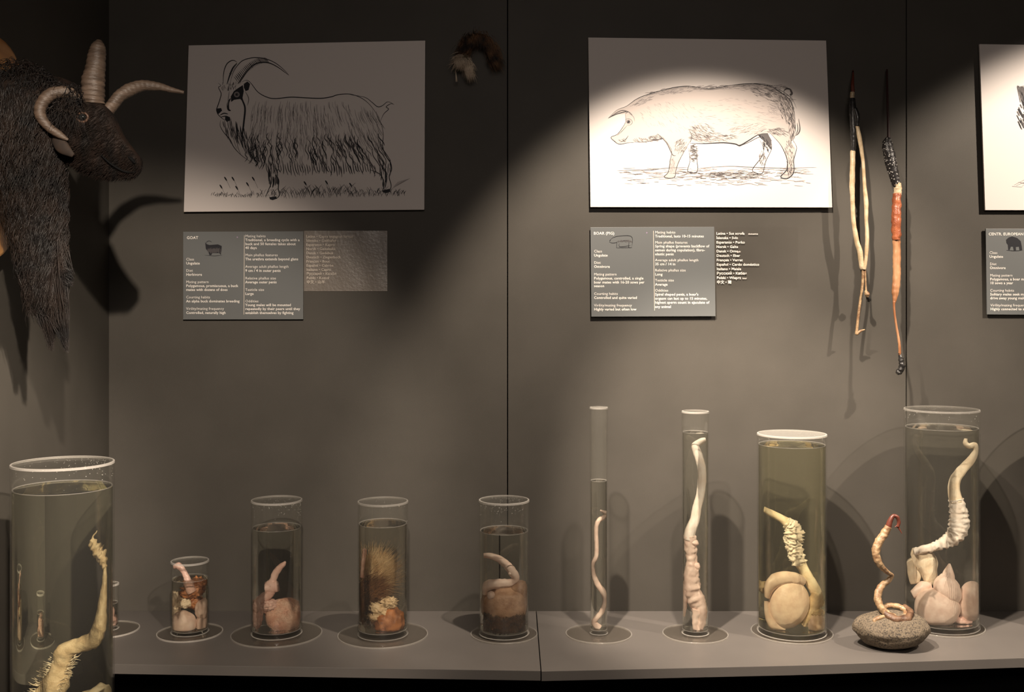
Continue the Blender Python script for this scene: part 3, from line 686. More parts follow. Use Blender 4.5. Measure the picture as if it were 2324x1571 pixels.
for i in range(9000):
    fa, fb, fc = (lg[q_] for q_ in rnd.choice(lf)); wa, wb_ = rnd.random(), rnd.random()
    if wa + wb_ > 1: wa, wb_ = 1 - wa, 1 - wb_
    p = fa + (fb - fa) * wa + (fc - fa) * wb_; n_ = (p - lc).normalized()
    if n_.y > .3: continue
    l = rnd.uniform(.003, .007); d = (n_ * .35 + Vector((.8, 0, -.5)) + Vector((rnd.uniform(-.5, .5), rnd.uniform(-.5, .5), rnd.uniform(-.5, .5)))).normalized()
    q = [p - n_ * .0004, p + d * l * .5 + n_ * .0008, p + d * l + n_ * .0003]
    for w_ in q:
        r_ = math.hypot(w_.x - J2.x, w_.y - J2.y); m_ = J2.rl - .0008
        if r_ > m_: w_.x = J2.x + (w_.x - J2.x) * m_ / r_; w_.y = J2.y + (w_.y - J2.y) * m_ / r_
    hs.append((q, .00016))
part('lump_fur', hair_geo(hs), peach, t)['kind'] = 'stuff'
# --- jar 3
J3 = Jar('specimen_jar', 'jar holding a tuft of long blond and dark brown hair', 869, 1443, 57, 1139, 1188, 102, LQ_warm, base=.014, spots=26, rim='rim_faint')
t = J3.spec('brown lump with long blond and dark hair fanning up inside its jar')
part('lump', [J3.blob(888, 1408, -6, 36, 36, 30, rough=.2, rscale=40, seed=2), J3.blob(852, 1385, 0, 26, 20, 20, rough=.3, rscale=50, seed=5)], orange, t)
part('skin_folds', [J3.blob(884, 1362, -16, 22, 13, 14, rough=.45, rscale=70, seed=6), J3.blob(862, 1376, -18, 26, 12, 12, rough=.45, rscale=70, seed=7, rot=.5), J3.blob(850, 1392, -16, 20, 10, 12, rough=.4, rscale=70, seed=8)], tan, t)
part('dark_mass', [J3.blob(840, 1330, 6, 26, 34, 20, rough=.3, rscale=40, seed=9), J3.blob(826, 1370, 8, 22, 38, 18, rough=.3, rscale=40, seed=10)], brownf, t)
part('stalk', J3.sweep([(821, 1305, -16, 8), (822, 1290, -18, 6.5), (825, 1270, -18, 6), (828, 1256, -18, 6), (829, 1246, -18, 6), (824, 1243, -18, 3)], rough=.15, rscale=150), pink, t)
hs = []
for i in range(1300):
    a = rnd.gauss(.75, .48); x0 = 838 + rnd.gauss(0, 8); y0 = 1318 + rnd.gauss(0, 9); d0 = rnd.uniform(-16, 12); l = rnd.uniform(45, 92)
    dx, dyv = math.sin(a), -math.cos(a); bend = rnd.uniform(-12, 12); db = rnd.uniform(-8, 8)
    hs.append([(x0, y0, d0), (x0 + dx * l * .35, y0 + dyv * l * .35, d0 + db * .4), (x0 + dx * l * .7 + bend * .4, y0 + dyv * l * .68, d0 + db), (x0 + dx * l + bend, y0 + dyv * l * .95, d0 + db * 1.5)])
part('blond_hair', J3.hairs(hs, .55), blond, t)['kind'] = 'stuff'
hs = []
for i in range(900):
    a = rnd.uniform(.1, 1.1); x0 = 840 + rnd.gauss(0, 10); y0 = 1345 + rnd.gauss(0, 16); d0 = rnd.uniform(-22, 14); l = rnd.uniform(20, 52)
    dx, dyv = math.sin(a), -math.cos(a) * .6 + .3 * rnd.random()
    hs.append([(x0, y0, d0), (x0 + dx * l * .5, y0 + dyv * l * .5, d0 - 3), (x0 + dx * l, y0 + dyv * l + 4, d0 - 3)])
for i in range(700):
    x0 = rnd.uniform(812, 850); y0 = rnd.uniform(1310, 1400); d0 = rnd.uniform(-26, -8); l = rnd.uniform(15, 38)
    hs.append([(x0, y0, d0), (x0 + rnd.uniform(-2, 8), y0 + l * .5, d0 - 2), (x0 + rnd.uniform(0, 14), y0 + l, d0)])
part('dark_hair', J3.hairs(hs, .6), brownf, t)['kind'] = 'stuff'
hs = []
for i in range(900):
    a = rnd.gauss(.8, .35); x0 = 836 + rnd.gauss(0, 9); y0 = 1340 + rnd.gauss(0, 12); d0 = rnd.uniform(-24, 4); l = rnd.uniform(28, 62)
    hs.append([(x0, y0, d0), (x0 + math.sin(a) * l * .5, y0 - math.cos(a) * l * .45, d0 - 4), (x0 + math.sin(a) * l + 4, y0 - math.cos(a) * l * .85, d0 - 5)])
part('brown_hair', J3.hairs(hs, .55), mat('chestnut_fur', (.36, .17, .07), (.20, .09, .035), rough=.5, scale=60), t)['kind'] = 'stuff'
# --- jar 4
J4 = Jar('specimen_jar', 'jar with a hooked stalk over a tan fleshy mass, beside the shelf joint', 1144, 1441, 57, 1136, 1204, 76, LQ_clear, base=.010, spots=130, rim='rim', discmat='rim_faint')
t = J4.spec('curved hook-shaped tan stalk on a fleshy mass with dark brown fur below')
skin4 = mat('tan_to_dark_flesh', (.52, .32, .20), (.36, .20, .12), rough=.5, scale=60, bump=.6, bscale=260)
part('stalk', J4.sweep([(1095, 1258, -10, 5), (1112, 1258, -10, 7), (1130, 1263, -10, 8), (1148, 1276, -10, 9), (1162, 1292, -10, 10), (1170, 1308, -8, 9), (1160, 1318, -8, 9), (1140, 1319, -14, 11), (1112, 1322, -16, 12), (1100, 1332, -14, 12), (1100, 1344, -12, 10)], rough=.12, rscale=130), pale, t)
part('nodule', J4.blob(1115, 1345, -24, 11, 10, rough=.12, seed=3), pale, t); part('nodule', J4.blob(1157, 1296, -16, 4, 4, rough=.1, sub=2), pale, t)
part('fleshy_mass', [J4.blob(1144, 1372, 0, 57, 48, 44, rough=.08, rscale=40, seed=5), J4.blob(1176, 1340, 2, 26, 26, 22, rough=.12, rscale=40, seed=6)], skin4, t)
hs = []
for i in range(2200):
    x0 = rnd.uniform(1094, 1196); y0 = 1386 + 10 * math.sin(x0 * .09) + 6 * math.sin(x0 * .31) + abs(rnd.gauss(0, 20)) + rnd.gauss(0, 7); d0 = -math.sqrt(max(0, 1 - ((x0 - 1144) / 57) ** 2)) * 42 + rnd.uniform(0, 6); l = rnd.uniform(8, 22)
    if y0 > 1430 or y0 < 1382: continue
    hs.append([(x0, y0, d0), (x0 + rnd.uniform(-4, 4), y0 + l * .5, d0 - 2), (x0 + rnd.uniform(-9, 9), y0 + l, d0 - 1)])
part('dark_fur', J4.hairs(hs, .75), brownf, t)['kind'] = 'stuff'
# --- tube 5
J5 = Jar('specimen_tube', 'slimmest and tallest tube with a wavy pink strand, left of the other tube', 1359, 1441, 20.5, 926, 1091, 75, LQ_clear, base=.010, spots=0, rim='rim_faint', wall=.002)
J5.t['group'] = 'slim tubes under the pig label'
t = J5.spec('thin wavy pink strand in the slimmest tube')
part('strand', J5.sweep([(1362, 1157, -2, 1.5), (1371, 1162, -2, 4), (1378, 1166, 0, 5), (1372, 1172, 0, 5), (1358, 1182, 0, 5.5), (1353, 1200, 0, 5), (1354, 1235, 0, 5), (1353, 1262, 0, 5), (1345, 1280, 0, 5.5), (1346, 1300, 0, 6), (1356, 1325, 0, 6.5), (1370, 1345, 0, 7), (1373, 1365, 0, 6), (1365, 1388, 0, 6), (1354, 1402, 0, 6), (1348, 1413, 0, 7), (1360, 1425, 0, 9)], rough=.1, rscale=150), pale, t)
# --- tube 6
J6 = Jar('specimen_tube', 'wider of two slim tubes, holding a thick pale curved shaft', 1578, 1441, 30.5, 935, 981, 74, LQ_clear, base=.010, spots=0, rim='rim', wall=.002)
J6.t['group'] = 'slim tubes under the pig label'
t = J6.spec('thick white-pink curved shaft widening into a sheath, in the wider slim tube')
part('shaft', J6.sweep([(1601, 998, -2, 5), (1592, 1000, -2, 7), (1580, 1008, -2, 8), (1578, 1014, -2, 9), (1585, 1035, -2, 9.5), (1592, 1060, 0, 9.5), (1593, 1090, 0, 9.5), (1589, 1122, 0, 9.5), (1582, 1150, 0, 10), (1576, 1180, 0, 11), (1566, 1205, 0, 13), (1562, 1225, 0, 15)], rough=.06, rscale=120), white, t)
part('sheath', [J6.sweep([(1564, 1215, 0, 15), (1566, 1240, 0, 15), (1568, 1262, 0, 13), (1570, 1285, 0, 15), (1568, 1310, 0, 18), (1570, 1340, 0, 20), (1584, 1370, 0, 18), (1590, 1400, 0, 13), (1586, 1425, 0, 10)], rough=.3, rscale=120, ribs=.05, ribn=9), J6.blob(1575, 1230, -8, 10, 7, rough=.2, sub=3), J6.blob(1580, 1282, -8, 8, 8, rough=.2, sub=3), J6.sweep([(1560, 1330, 4, 12), (1554, 1360, 4, 9), (1550, 1400, 4, 4)], rough=.2, rscale=100), J6.sweep([(1580, 1380, -8, 10), (1576, 1410, -8, 7), (1580, 1428, -8, 7)], rough=.3, rscale=100)], pale, t)
# --- pig jar 7
J7 = Jar('specimen_jar', 'wide jar of yellow-green liquid beside the rock', 1797, 1437, 77, 986, 1009, 91, LQ_green, base=.012, spots=60, rim='rim', wall=.003)
t = J7.spec('pale egg-shaped organ and long cream shaft in yellow-green liquid')
part('egg_shaped_organ', J7.blob(1782, 1362, -22, 45, 57, 38, rough=.04, rscale=25, seed=2, rot=.3), pale, t)
part('curled_lobe', [J7.sweep([(1728, 1350, -24, 9), (1732, 1330, -26, 14), (1748, 1312, -28, 16), (1775, 1303, -30, 15), (1800, 1305, -30, 13), (1816, 1312, -26, 9)], rough=.08, rscale=80), J7.sweep([(1730, 1360, -14, 9), (1733, 1385, -18, 12), (1748, 1408, -22, 15), (1775, 1418, -24, 9)], rough=.1, rscale=70)], pale, t)
part('lower_sac', [J7.blob(1848, 1406, -20, 22, 26, 22, rough=.15, rscale=40, seed=4)], pale, t)
part('cap_tissue', J7.blob(1851, 1384, -24, 18, 10, 12, rough=.35, rscale=60, seed=5), tan, t); part('cord_tissue', J7.sweep([(1848, 1340, -10, 12), (1842, 1365, -12, 14), (1830, 1395, -14, 13), (1815, 1410, -14, 8)], rough=.35, rscale=90), tan, t); part('rear_tissue', J7.blob(1728, 1335, 20, 20, 14, 14, rough=.3, seed=6), tan, t)
part('duct', J7.sweep([(1722, 1154, -12, 6.5), (1745, 1162, -12, 8), (1770, 1173, -12, 9), (1784, 1182, -12, 12)], rough=.05, rscale=80), cream, t)
part('shaft', J7.sweep([(1812, 1270, -8, 12), (1822, 1290, -8, 11), (1834, 1312, -8, 11), (1848, 1340, -6, 12), (1862, 1370, -4, 9)], rough=.12, rscale=80), cream, t)
part('ragged_sleeve', J7.sweep([(1780, 1178, -12, 10), (1793, 1190, -12, 16), (1798, 1210, -12, 19), (1797, 1230, -10, 16), (1803, 1252, -10, 15), (1812, 1275, -8, 13)], n=24, rough=.7, rscale=230), white, t)
# --- right jar 8
J8 = Jar('specimen_jar', 'wide tall jar holding whitish organs, behind the rock at right', 2137, 1422, 81, 930, 970, 92, LQ_clear, base=.012, spots=70, rim='rim_faint', wall=.003)
t = J8.spec('twisting white shaft above large pale organs in the jar right of the rock')
part('shaft', J8.sweep([(2184, 992, -10, 3), (2183, 1002, -10, 5), (2190, 1009, -10, 6), (2202, 1008, -10, 7), (2206, 1020, -10, 8), (2195, 1040, -10, 9), (2178, 1060, -10, 10), (2163, 1082, -10, 11), (2159, 1105, -10, 12), (2164, 1135, -10, 14)], rough=.06, rscale=100), cream, t)
part('wrinkled_sleeve', [J8.sweep([(2163, 1128, -10, 14), (2168, 1155, -10, 17), (2170, 1180, -10, 19), (2164, 1205, -12, 18), (2148, 1220, -12, 15), (2125, 1232, -12, 11), (2100, 1240, -12, 9), (2060, 1250, -12, 8)], n=24, rough=.32, rscale=160, ribs=.07, ribn=16)], white, t)
part('membrane', [J8.sweep([(2060, 1252, 4, 10), (2080, 1262, 4, 24), (2100, 1275, 4, 28), (2110, 1300, 4, 20), (2108, 1325, 2, 12)], rough=.2, rscale=60, flat=.35), J8.sweep([(2060, 1270, 10, 22), (2070, 1300, 10, 26), (2075, 1325, 10, 14)], flat=.3, rough=.2, rscale=60)], cream, t)
part('round_organ', J8.blob(2112, 1372, -26, 54, 44, 40, rough=.05, rscale=25, seed=3), pale, t)
part('upper_lobe', [J8.blob(2138, 1330, -30, 28, 38, 24, rough=.08, rscale=30, seed=4, rot=-.35), J8.sweep([(2136, 1315, -30, 18), (2140, 1292, -30, 12), (2142, 1270, -30, 2)], rough=.15, rscale=70)], pale, t)
part('right_organ', J8.blob(2194, 1358, -16, 31, 46, 30, rough=.08, rscale=30, seed=5, rot=.1, dent=[(.05, .55, .12, .22)]), pale, t)
part('lower_tissue', J8.sweep([(2158, 1395, -16, 10), (2175, 1402, -18, 12), (2190, 1408, -18, 9)], rough=.35, rscale=90), pink, t); part('side_tissue', J8.sweep([(2060, 1350, 0, 10), (2090, 1330, -4, 12), (2110, 1325, -10, 9)], rough=.2, rscale=80), pale, t)
# --- another jar further along the shelf, outside the frame
J9 = Jar('specimen_jar', 'large jar farther along the shelf, beyond the right edge of the photo', 2480, 1430, 90, 900, 960, 100, LQ_clear, base=.012, rim='rim', wall=.003)
t = J9.spec('pale rounded organs in the jar beyond the right edge of the photo')
part('rounded_mass', [J9.blob(2470, 1370, -10, 55, 50, 45, rough=.1, seed=2), J9.blob(2510, 1330, 0, 35, 40, 30, rough=.1, seed=3)], pale, t)
part('shaft', J9.sweep([(2500, 1310, 0, 16), (2480, 1250, 0, 14), (2450, 1180, 0, 12), (2470, 1100, 0, 10), (2500, 1050, 0, 8)], rough=.1, rscale=80), white, t)

# ------------------------------------------------------------------ the rock with the coiled dried specimen
rp = S(2024, 1468, SHELF); kr = (D + rp.y) / F
rock = mat('speckled_basalt', (.14, .108, .072), (.030, .024, .019), rough=.85, scale=300, contrast=(.47, .66), bump=.9, bscale=260, detail=6)
V, Fc = blob_geo((rp.x, rp.y, SHELF + 39 * kr), (85 * kr, 64 * kr, 42 * kr), rough=.08, rscale=22, seed=4, sub=6, dent=[(-.15, -.35, .06, .3)])
V = [Vector((p.x, p.y, max(p.z, SHELF + .0012 + .12 * max(0, .012 - (p.z - SHELF)) * 0))) for p in V]
rk = mesh('rock', V, Fc, rock, None, True); rk.cycles.is_caustics_receiver = True
tag(rk, 'smooth speckled grey-brown rock on the shelf, used as a stand', 'rock')
dried = mat('dried_yellow_skin', (.42, .29, .16), (.20, .11, .055), rough=.45, scale=70, bump=.7, bscale=200, coat=.2)
dred = mat('dried_red_tip', (.20, .05, .03), (.10, .03, .02), rough=.35, coat=.4)
dbrown = mat('dried_brown_skin', (.16, .085, .045), (.06, .03, .018), rough=.5, scale=70, bump=.6, bscale=200)
t = thing('dried_specimen', 'dried corkscrew-shaped specimen with a red hooked tip, standing on the rock', 'specimen', (rp.x, rp.y, SHELF + 80 * kr))
def RK(u, v, dy, r): return (rp.x + (u - 2024) * kr, rp.y + dy * kr, EYE - (v - HV) * kr, r * kr)
def rsweep(pts, **kw): return sweep_geo([RK(*q) for q in cr(pts, 10)], 14, **kw)
part('corkscrew_body', rsweep([(2016, 1195, 0, 8), (2008, 1210, 0, 9), (1992, 1232, -4, 9.5), (1985, 1252, -8, 9), (1989, 1272, -10, 8), (2003, 1290, -4, 6.5), (2020, 1303, 6, 4.5), (2029, 1309, 12, 4), (2022, 1320, 14, 6), (2004, 1332, 8, 7.5), (1992, 1350, 0, 8.5), (1992, 1368, -8, 8.5), (2004, 1386, -16, 8), (2025, 1397, -20, 8), (2046, 1396, -14, 7), (2056, 1388, 0, 6), (2045, 1381, 14, 6), (2020, 1380, 18, 6), (2002, 1388, 6, 6)], rough=.22, rscale=160), dried, t)
part('red_tip', [rsweep([(2016, 1198, 0, 7), (2020, 1183, 0, 6), (2027, 1172, 0, 4.5), (2036, 1174, 0, 4.5), (2040, 1186, 0, 4), (2037, 1196, 0, 3.5)], rough=.1, rscale=150), rsweep([(2037, 1194, 0, 3), (2042, 1203, 0, 1.6), (2047, 1211, 0, .8)]), rsweep([(2038, 1192, 0, 2.4), (2031, 1197, 0, 1)])], dred, t)
part('coil_foot', rsweep([(2000, 1386, -20, 7), (2020, 1396, -34, 9), (2044, 1397, -32, 9), (2062, 1388, -10, 8), (2056, 1380, 14, 6)], rough=.25, rscale=120), dbrown, t)
part('loose_end', rsweep([(2000, 1392, -24, 4), (1985, 1396, -26, 5), (1976, 1402, -28, 5), (1986, 1409, -30, 4.5), (1992, 1412, -30, 3.5)], rough=.25, rscale=120), dried, t)

# ------------------------------------------------------------------ dried specimens hanging on the wall
def wsweep(pts, n=12, sub=8, **kw):
    """pts (u, v, y metres, r px)"""
    path = []
    for u, v, y, r in cr(pts, sub): p = W(u, v, y); path.append((*p, r * (D + y) / F))
    return sweep_geo(path, n, **kw)
ivory = mat('dried_ivory_skin', (.56, .45, .30), (.42, .31, .18), rough=.4, scale=60, bump=.4, bscale=200, coat=.2)
blackw = mat('black_binding', (.012, .011, .011), (.03, .028, .026), rough=.35, scale=200, coat=.3)
redb = mat('dark_red_cord', (.12, .025, .012), rough=.5)
p0 = W(1936, 170, -.03)
t = thing('dried_specimen', 'pair of long ivory dried strips joined by black binding, hanging right of the pig print', 'specimen', tuple(p0), 'dried specimens hanging on the wall')
part('hanging_cord', [wsweep([(1936, 160, -.006, 1.5), (1936, 175, -.02, 2.5), (1935, 192, -.03, 4), (1936, 212, -.035, 4)], n=8), ], redb, t)
part('nail', wsweep([(1936, 163, .004, 2), (1936, 163, -.012, 2)], n=8, sub=2), M['black'], t)
part('knot', wsweep([(1935, 209, -.036, 4.5), (1934, 217, -.036, 5), (1934, 226, -.036, 4.5)], rough=.2, rscale=200), ivory, t)
part('black_binding', [wsweep([(1934, 224, -.036, 7), (1935, 250, -.04, 8.5), (1937, 290, -.045, 8), (1937, 320, -.045, 7), (1936, 344, -.045, 6)], ribs=.06, ribn=14, rough=.15, rscale=200), wsweep([(1940, 246, -.05, 5), (1946, 266, -.052, 6), (1945, 286, -.05, 6)], rough=.1, rscale=200)], blackw, t)
part('left_strip', wsweep([(1936, 342, -.045, 6), (1935, 380, -.05, 6), (1934, 420, -.05, 6), (1935, 455, -.05, 5), (1937, 500, -.05, 5), (1944, 545, -.05, 5.5), (1952, 575, -.05, 6.5), (1956, 605, -.05, 6), (1958, 611, -.05, 4)], rough=.14, rscale=70), ivory, t)
part('right_strip', wsweep([(1945, 286, -.05, 4.5), (1952, 320, -.055, 5), (1959, 370, -.055, 4), (1962, 420, -.055, 4), (1966, 460, -.055, 5), (1966, 500, -.055, 4), (1968, 540, -.055, 4.5), (1965, 590, -.055, 4), (1961, 612, -.053, 4)], rough=.14, rscale=70), ivory, t)
part('lower_end', [wsweep([(1959, 606, -.05, 3.4), (1957, 650, -.05, 3), (1950, 700, -.05, 3), (1945, 745, -.05, 3.2), (1944, 758, -.05, 3.2), (1952, 752, -.052, 3), (1963, 748, -.055, 1.2)], rough=.08, rscale=100), wsweep([(1963, 608, -.052, 2.4), (1965, 650, -.052, 2), (1966, 664, -.052, 2.6)])], dried, t)
part('end_bulb', [wsweep([(1964, 660, -.055, 3), (1968, 668, -.058, 5.5), (1969, 675, -.058, 2)], rough=.3, rscale=200)], dried, t)
part('dark_knob', wsweep([(1968, 672, -.05, 4), (1972, 680, -.048, 5), (1970, 685, -.048, 2)], rough=.2, rscale=200), blackw, t)

p0 = W(2013, 160, -.03)
t = thing('dried_specimen', 'long red-brown dried shaft on a dark netted handle, hanging next to the wall joint', 'specimen', tuple(p0), 'dried specimens hanging on the wall')
netm = bpy.data.materials.new('netted_binding'); netm.use_nodes = True; nt = netm.node_tree; p = nt.nodes['Principled BSDF']; p.inputs['Roughness'].default_value = .4
tc = nt.nodes.new('ShaderNodeTexCoord'); vo = nt.nodes.new('ShaderNodeTexVoronoi'); vo.inputs['Scale'].default_value = 180; rp_ = nt.nodes.new('ShaderNodeValToRGB')
rp_.color_ramp.elements[0].position = .18; rp_.color_ramp.elements[0].color = (.5, .48, .45, 1); rp_.color_ramp.elements[1].position = .34; rp_.color_ramp.elements[1].color = (.015, .013, .013, 1)
nt.links.new(tc.outputs['Object'], vo.inputs['Vector']); nt.links.new(vo.outputs['Distance'], rp_.inputs[0]); nt.links.new(rp_.outputs[0], p.inputs['Base Color'])
redskin = mat('red_brown_dried_skin', (.36, .11, .045), (.20, .05, .02), rough=.35, scale=50, bump=.6, bscale=180, coat=.3)
tanskin = mat('tan_dried_skin', (.46, .24, .12), (.30, .12, .05), rough=.4, scale=60, bump=.6, bscale=180, coat=.2, stretch=(1, 1, .2))
part('rod', wsweep([(2013, 158, -.012, 2), (2014, 220, -.04, 2.6), (2016, 280, -.055, 3), (2017, 322, -.06, 4)], n=8), mat('dark_red_rod', (.035, .012, .01), rough=.4), t)
part('netted_handle', wsweep([(2016, 312, -.06, 5), (2014, 325, -.06, 11), (2017, 345, -.065, 12), (2022, 370, -.065, 12.5), (2028, 395, -.065, 11), (2033, 415, -.065, 9), (2036, 428, -.065, 7)], n=18, rough=.2, rscale=300), netm, t)
part('collar', wsweep([(2036, 416, -.066, 8.5), (2037, 430, -.066, 9), (2037, 444, -.066, 8.5)], rough=.2, rscale=200), ivory, t)
part('red_shaft', wsweep([(2036, 440, -.066, 9), (2035, 465, -.068, 10), (2034, 500, -.07, 10.5), (2034, 530, -.07, 10), (2034, 545, -.07, 9)], rough=.25, rscale=120), redskin, t)
part('tan_shaft', wsweep([(2034, 535, -.07, 8.5), (2035, 570, -.07, 9), (2035, 610, -.072, 9), (2034, 640, -.074, 9), (2032, 660, -.075, 8.5), (2031, 675, -.076, 6), (2029, 688, -.078, 3)], rough=.2, rscale=120, flat=.7), tanskin, t)
part('thin_tail', wsweep([(2029, 684, -.078, 3), (2030, 710, -.08, 2.4), (2036, 750, -.085, 2.6), (2041, 780, -.09, 3), (2042, 806, -.09, 3)], rough=.2, rscale=150), tanskin, t)
part('black_knot', [wsweep([(2042, 802, -.09, 3.5), (2045, 818, -.092, 5), (2047, 832, -.092, 6.5), (2042, 842, -.092, 7), (2036, 849, -.092, 5)], rough=.5, rscale=200), wsweep([(2044, 818, -.092, 3), (2050, 811, -.094, 2)])], blackw, t)

# ------------------------------------------------------------------ fur rosette high on the wall
c0 = W(1078, 130, -.03)
t = thing('fur_tuft', 'small brown and white horseshoe-shaped tuft of fur high on the dark wall', 'fur', tuple(c0))
arc = [(1052, 118), (1056, 98), (1072, 86), (1090, 84), (1108, 96), (1118, 118), (1122, 140)]
part('hide_backing', wsweep([(u, v, -.014, 8) for u, v in arc], rough=.2, rscale=100), mat('dark_hide', (.03, .018, .012), rough=.8), t)
furb = mat('mixed_brown_fur', (.20, .10, .045), (.02, .012, .008), rough=.55, scale=40); furw = mat('white_fur', (.72, .60, .46), (.5, .38, .27), rough=.6, scale=60)
hs = []; ap = cr([(a[0], a[1]) for a in arc], 20)
for i in range(2200):
    q = rnd.choice(ap); u = q[0] + rnd.gauss(0, 7); v = q[1] + rnd.gauss(0, 7); l = rnd.uniform(8, 24); dx = (u - 1080) / 60
    hs.append(([W(u, v, -.022), W(u + dx * l * .4, v + l * .3, -.034), W(u + dx * l * .8, v + l * .9, -.026)], .0006))
part('brown_fur', hair_geo(hs), furb, t)['kind'] = 'stuff'
hs = []
for i in range(800):
    a = rnd.random()
    if a < .55: u, v = 1050 + rnd.gauss(0, 6), 134 + rnd.gauss(0, 5); tx, ty = rnd.uniform(-22, 2), rnd.uniform(-2, 26)
    else: u, v = 1060 + rnd.gauss(0, 5), 148 + rnd.gauss(0, 8); tx, ty = rnd.uniform(0, 16), rnd.uniform(10, 34)
    hs.append(([W(u, v, -.03), W(u + tx * .5, v + ty * .35, -.045), W(u + tx, v + ty, -.036)], .0006))
for i in range(20): hs.append(([W(1036, 140, -.03), W(1034, 160, -.035), W(1036 + rnd.uniform(-2, 3), 186, -.03)], .0006))
part('white_fur', hair_geo(hs), furw, t)['kind'] = 'stuff'

# ------------------------------------------------------------------ mounted goat head on the left wall
GY = -.68; kg = (D + GY) / F
def G(u, v, dy=0): return Vector(((u - HU) * kg, GY + dy * kg, EYE - (v - HV) * kg))
t = thing('mounted_goat_head', 'black four-horned goat head with shaggy mane, mounted on the left wall', 'mounted head', (LX + .02, GY, 1.86))
wood = mat('varnished_orange_wood', (.55, .27, .08), (.40, .17, .045), rough=.35, scale=8, coat=.5, stretch=(1, 1, 6))
# shield-shaped plaque lying against the left wall
bm = bmesh.new(); pr_ = []
for i in range(48):
    a = 2 * PI * i / 48; c, s_ = math.cos(a), math.sin(a)
    pr_.append(((abs(c) ** .55) * (1 if c > 0 else -1) * .172 * (1 if s_ > 0 else 1 - .3 * s_ * s_), (abs(s_) ** .7) * (1 if s_ > 0 else -1) * (.185 if s_ > 0 else .245)))
vs = [bm.verts.new((LX + .0005, -.70 + a, 1.885 + b)) for a, b in pr_]
f = bm.faces.new(vs); ex = bmesh.ops.extrude_face_region(bm, geom=[f])
for q in ex['geom']:
    if isinstance(q, bmesh.types.BMVert): q.co.x += .034
bmesh.ops.recalc_face_normals(bm, faces=bm.faces[:]); bmesh.ops.bevel(bm, geom=[e for e in bm.edges if all(v.co.x > LX + .03 for v in e.verts)], offset=.008, segments=3, profile=.5, affect='EDGES')
me = bpy.data.meshes.new('plaque'); bm.to_mesh(me); bm.free(); link('plaque', me, wood, t)
fur = mat('black_brown_short_fur', (.005, .0035, .0028), (.015, .008, .005), rough=.7, spec=.2, scale=60, bump=.6, bscale=260, stretch=(1, 1, .3))
mane_m = mat('dark_mane_hair', (.005, .004, .0038), (.014, .0085, .006), rough=.5, scale=25, spec=.4)
def gsweep(pts, n=20, sub=8, sy=1, **kw):
    path = []
    for u, v, dy, r in cr(pts, sub): p = G(u, v, dy); path.append((*p, r * kg))
    return sweep_geo(path, n, flat=sy, **kw)
# head: lofted skull and muzzle with brow, cheek, lips
head = [gsweep([(95, 225, 10, 60), (140, 240, 5, 58), (178, 268, 0, 60), (212, 292, 0, 58), (245, 325, 0, 44), (272, 350, 0, 34), (296, 368, 0, 27), (312, 378, 0, 22), (321, 383, 0, 10)], n=28, sy=.72, rough=.06, rscale=60)]
head += [blob_geo(G(226, 262, -22), (30 * kg, 14 * kg, 26 * kg), rough=.1, seed=3), blob_geo(G(195, 330, -24), (34 * kg, 16 * kg, 30 * kg), rough=.1, seed=4),
         blob_geo(G(300, 366, -12), (20 * kg, 12 * kg, 15 * kg), rough=.08, seed=5), blob_geo(G(170, 320, -6), (40 * kg, 34 * kg, 40 * kg), rough=.1, seed=6), gsweep([(175, 325, 0, 44), (212, 356, 0, 38), (246, 378, -2, 27), (280, 388, -4, 18), (304, 391, -4, 12), (316, 389, -2, 5)], n=20, sy=.7, rough=.06, rscale=60)]
V, Fc = merge(head)
hd = mesh('head', V, Fc, fur, t, True)
rm = hd.modifiers.new('r', 'REMESH'); rm.mode = 'VOXEL'; rm.voxel_size = .0035; rm.use_smooth_shade = True
sm = hd.modifiers.new('s', 'SMOOTH'); sm.factor = .6; sm.iterations = 14
# eye, nostril, mouth line as sub-pieces of the head
eb = blob_geo(G(204, 274, -44), (8 * kg, 6 * kg, 8 * kg), rough=0, sub=3)
mesh('eye', eb[0], eb[1], mat('glass_eye', (.01, .012, .012), rough=.05, coat=1), hd, True)
er = gsweep([(204 + 12 * math.cos(a), 274 + 10 * math.sin(a), -42, 2.6) for a in [i * PI / 6 for i in range(13)]], n=8, sub=3)
mesh('eyelid', er[0], er[1], mat('pale_lid', (.10, .055, .035), rough=.5), hd, True)
nb = gsweep([(300, 360, -24, 2), (308, 366, -24, 4), (314, 374, -22, 2)], n=8)
mesh('nostril', nb[0], nb[1], M['black'], hd, True)
ml = gsweep([(240, 356, -28, 1.5), (262, 376, -26, 2.5), (290, 392, -20, 2.5), (312, 392, -12, 1.5)], n=8)
mesh('mouth', ml[0], ml[1], M['black'], hd, True)
ear = gsweep([(158, 300, -30, 5), (150, 320, -44, 13), (164, 342, -50, 15), (186, 360, -48, 5)], n=14, rough=.1, rscale=60, sy=.4)
part('ear', ear, mat('tan_ear', (.030, .016, .008), (.014, .008, .005), rough=.8, scale=60), t, 'tan-brown drooping ear')
hornm = mat('ringed_horn', (.12, .085, .062), (.055, .037, .026), rough=.5, scale=20, bump=.7, bscale=90, contrast=(.3, .7), stretch=(1, 1, 5))
part('horn', gsweep([(213, 236, -6, 27), (214, 215, -8, 27), (216, 185, -10, 25), (220, 155, -10, 22), (224, 125, -10, 19), (227, 106, -10, 15), (229, 93, -10, 5)], ribs=.035, ribn=15, rough=.10, rscale=60, sub=14), hornm, t, 'thick upright middle horn')
part('horn', gsweep([(188, 232, -34, 12), (176, 220, -44, 13), (155, 220, -54, 14), (134, 232, -62, 14), (121, 255, -66, 13), (122, 278, -66, 12), (138, 300, -62, 10), (160, 316, -56, 8), (176, 326, -52, 3)], ribs=.03, ribn=20, rough=.08, rscale=60, sub=10), hornm, t, 'horn curling forward beside the eye')
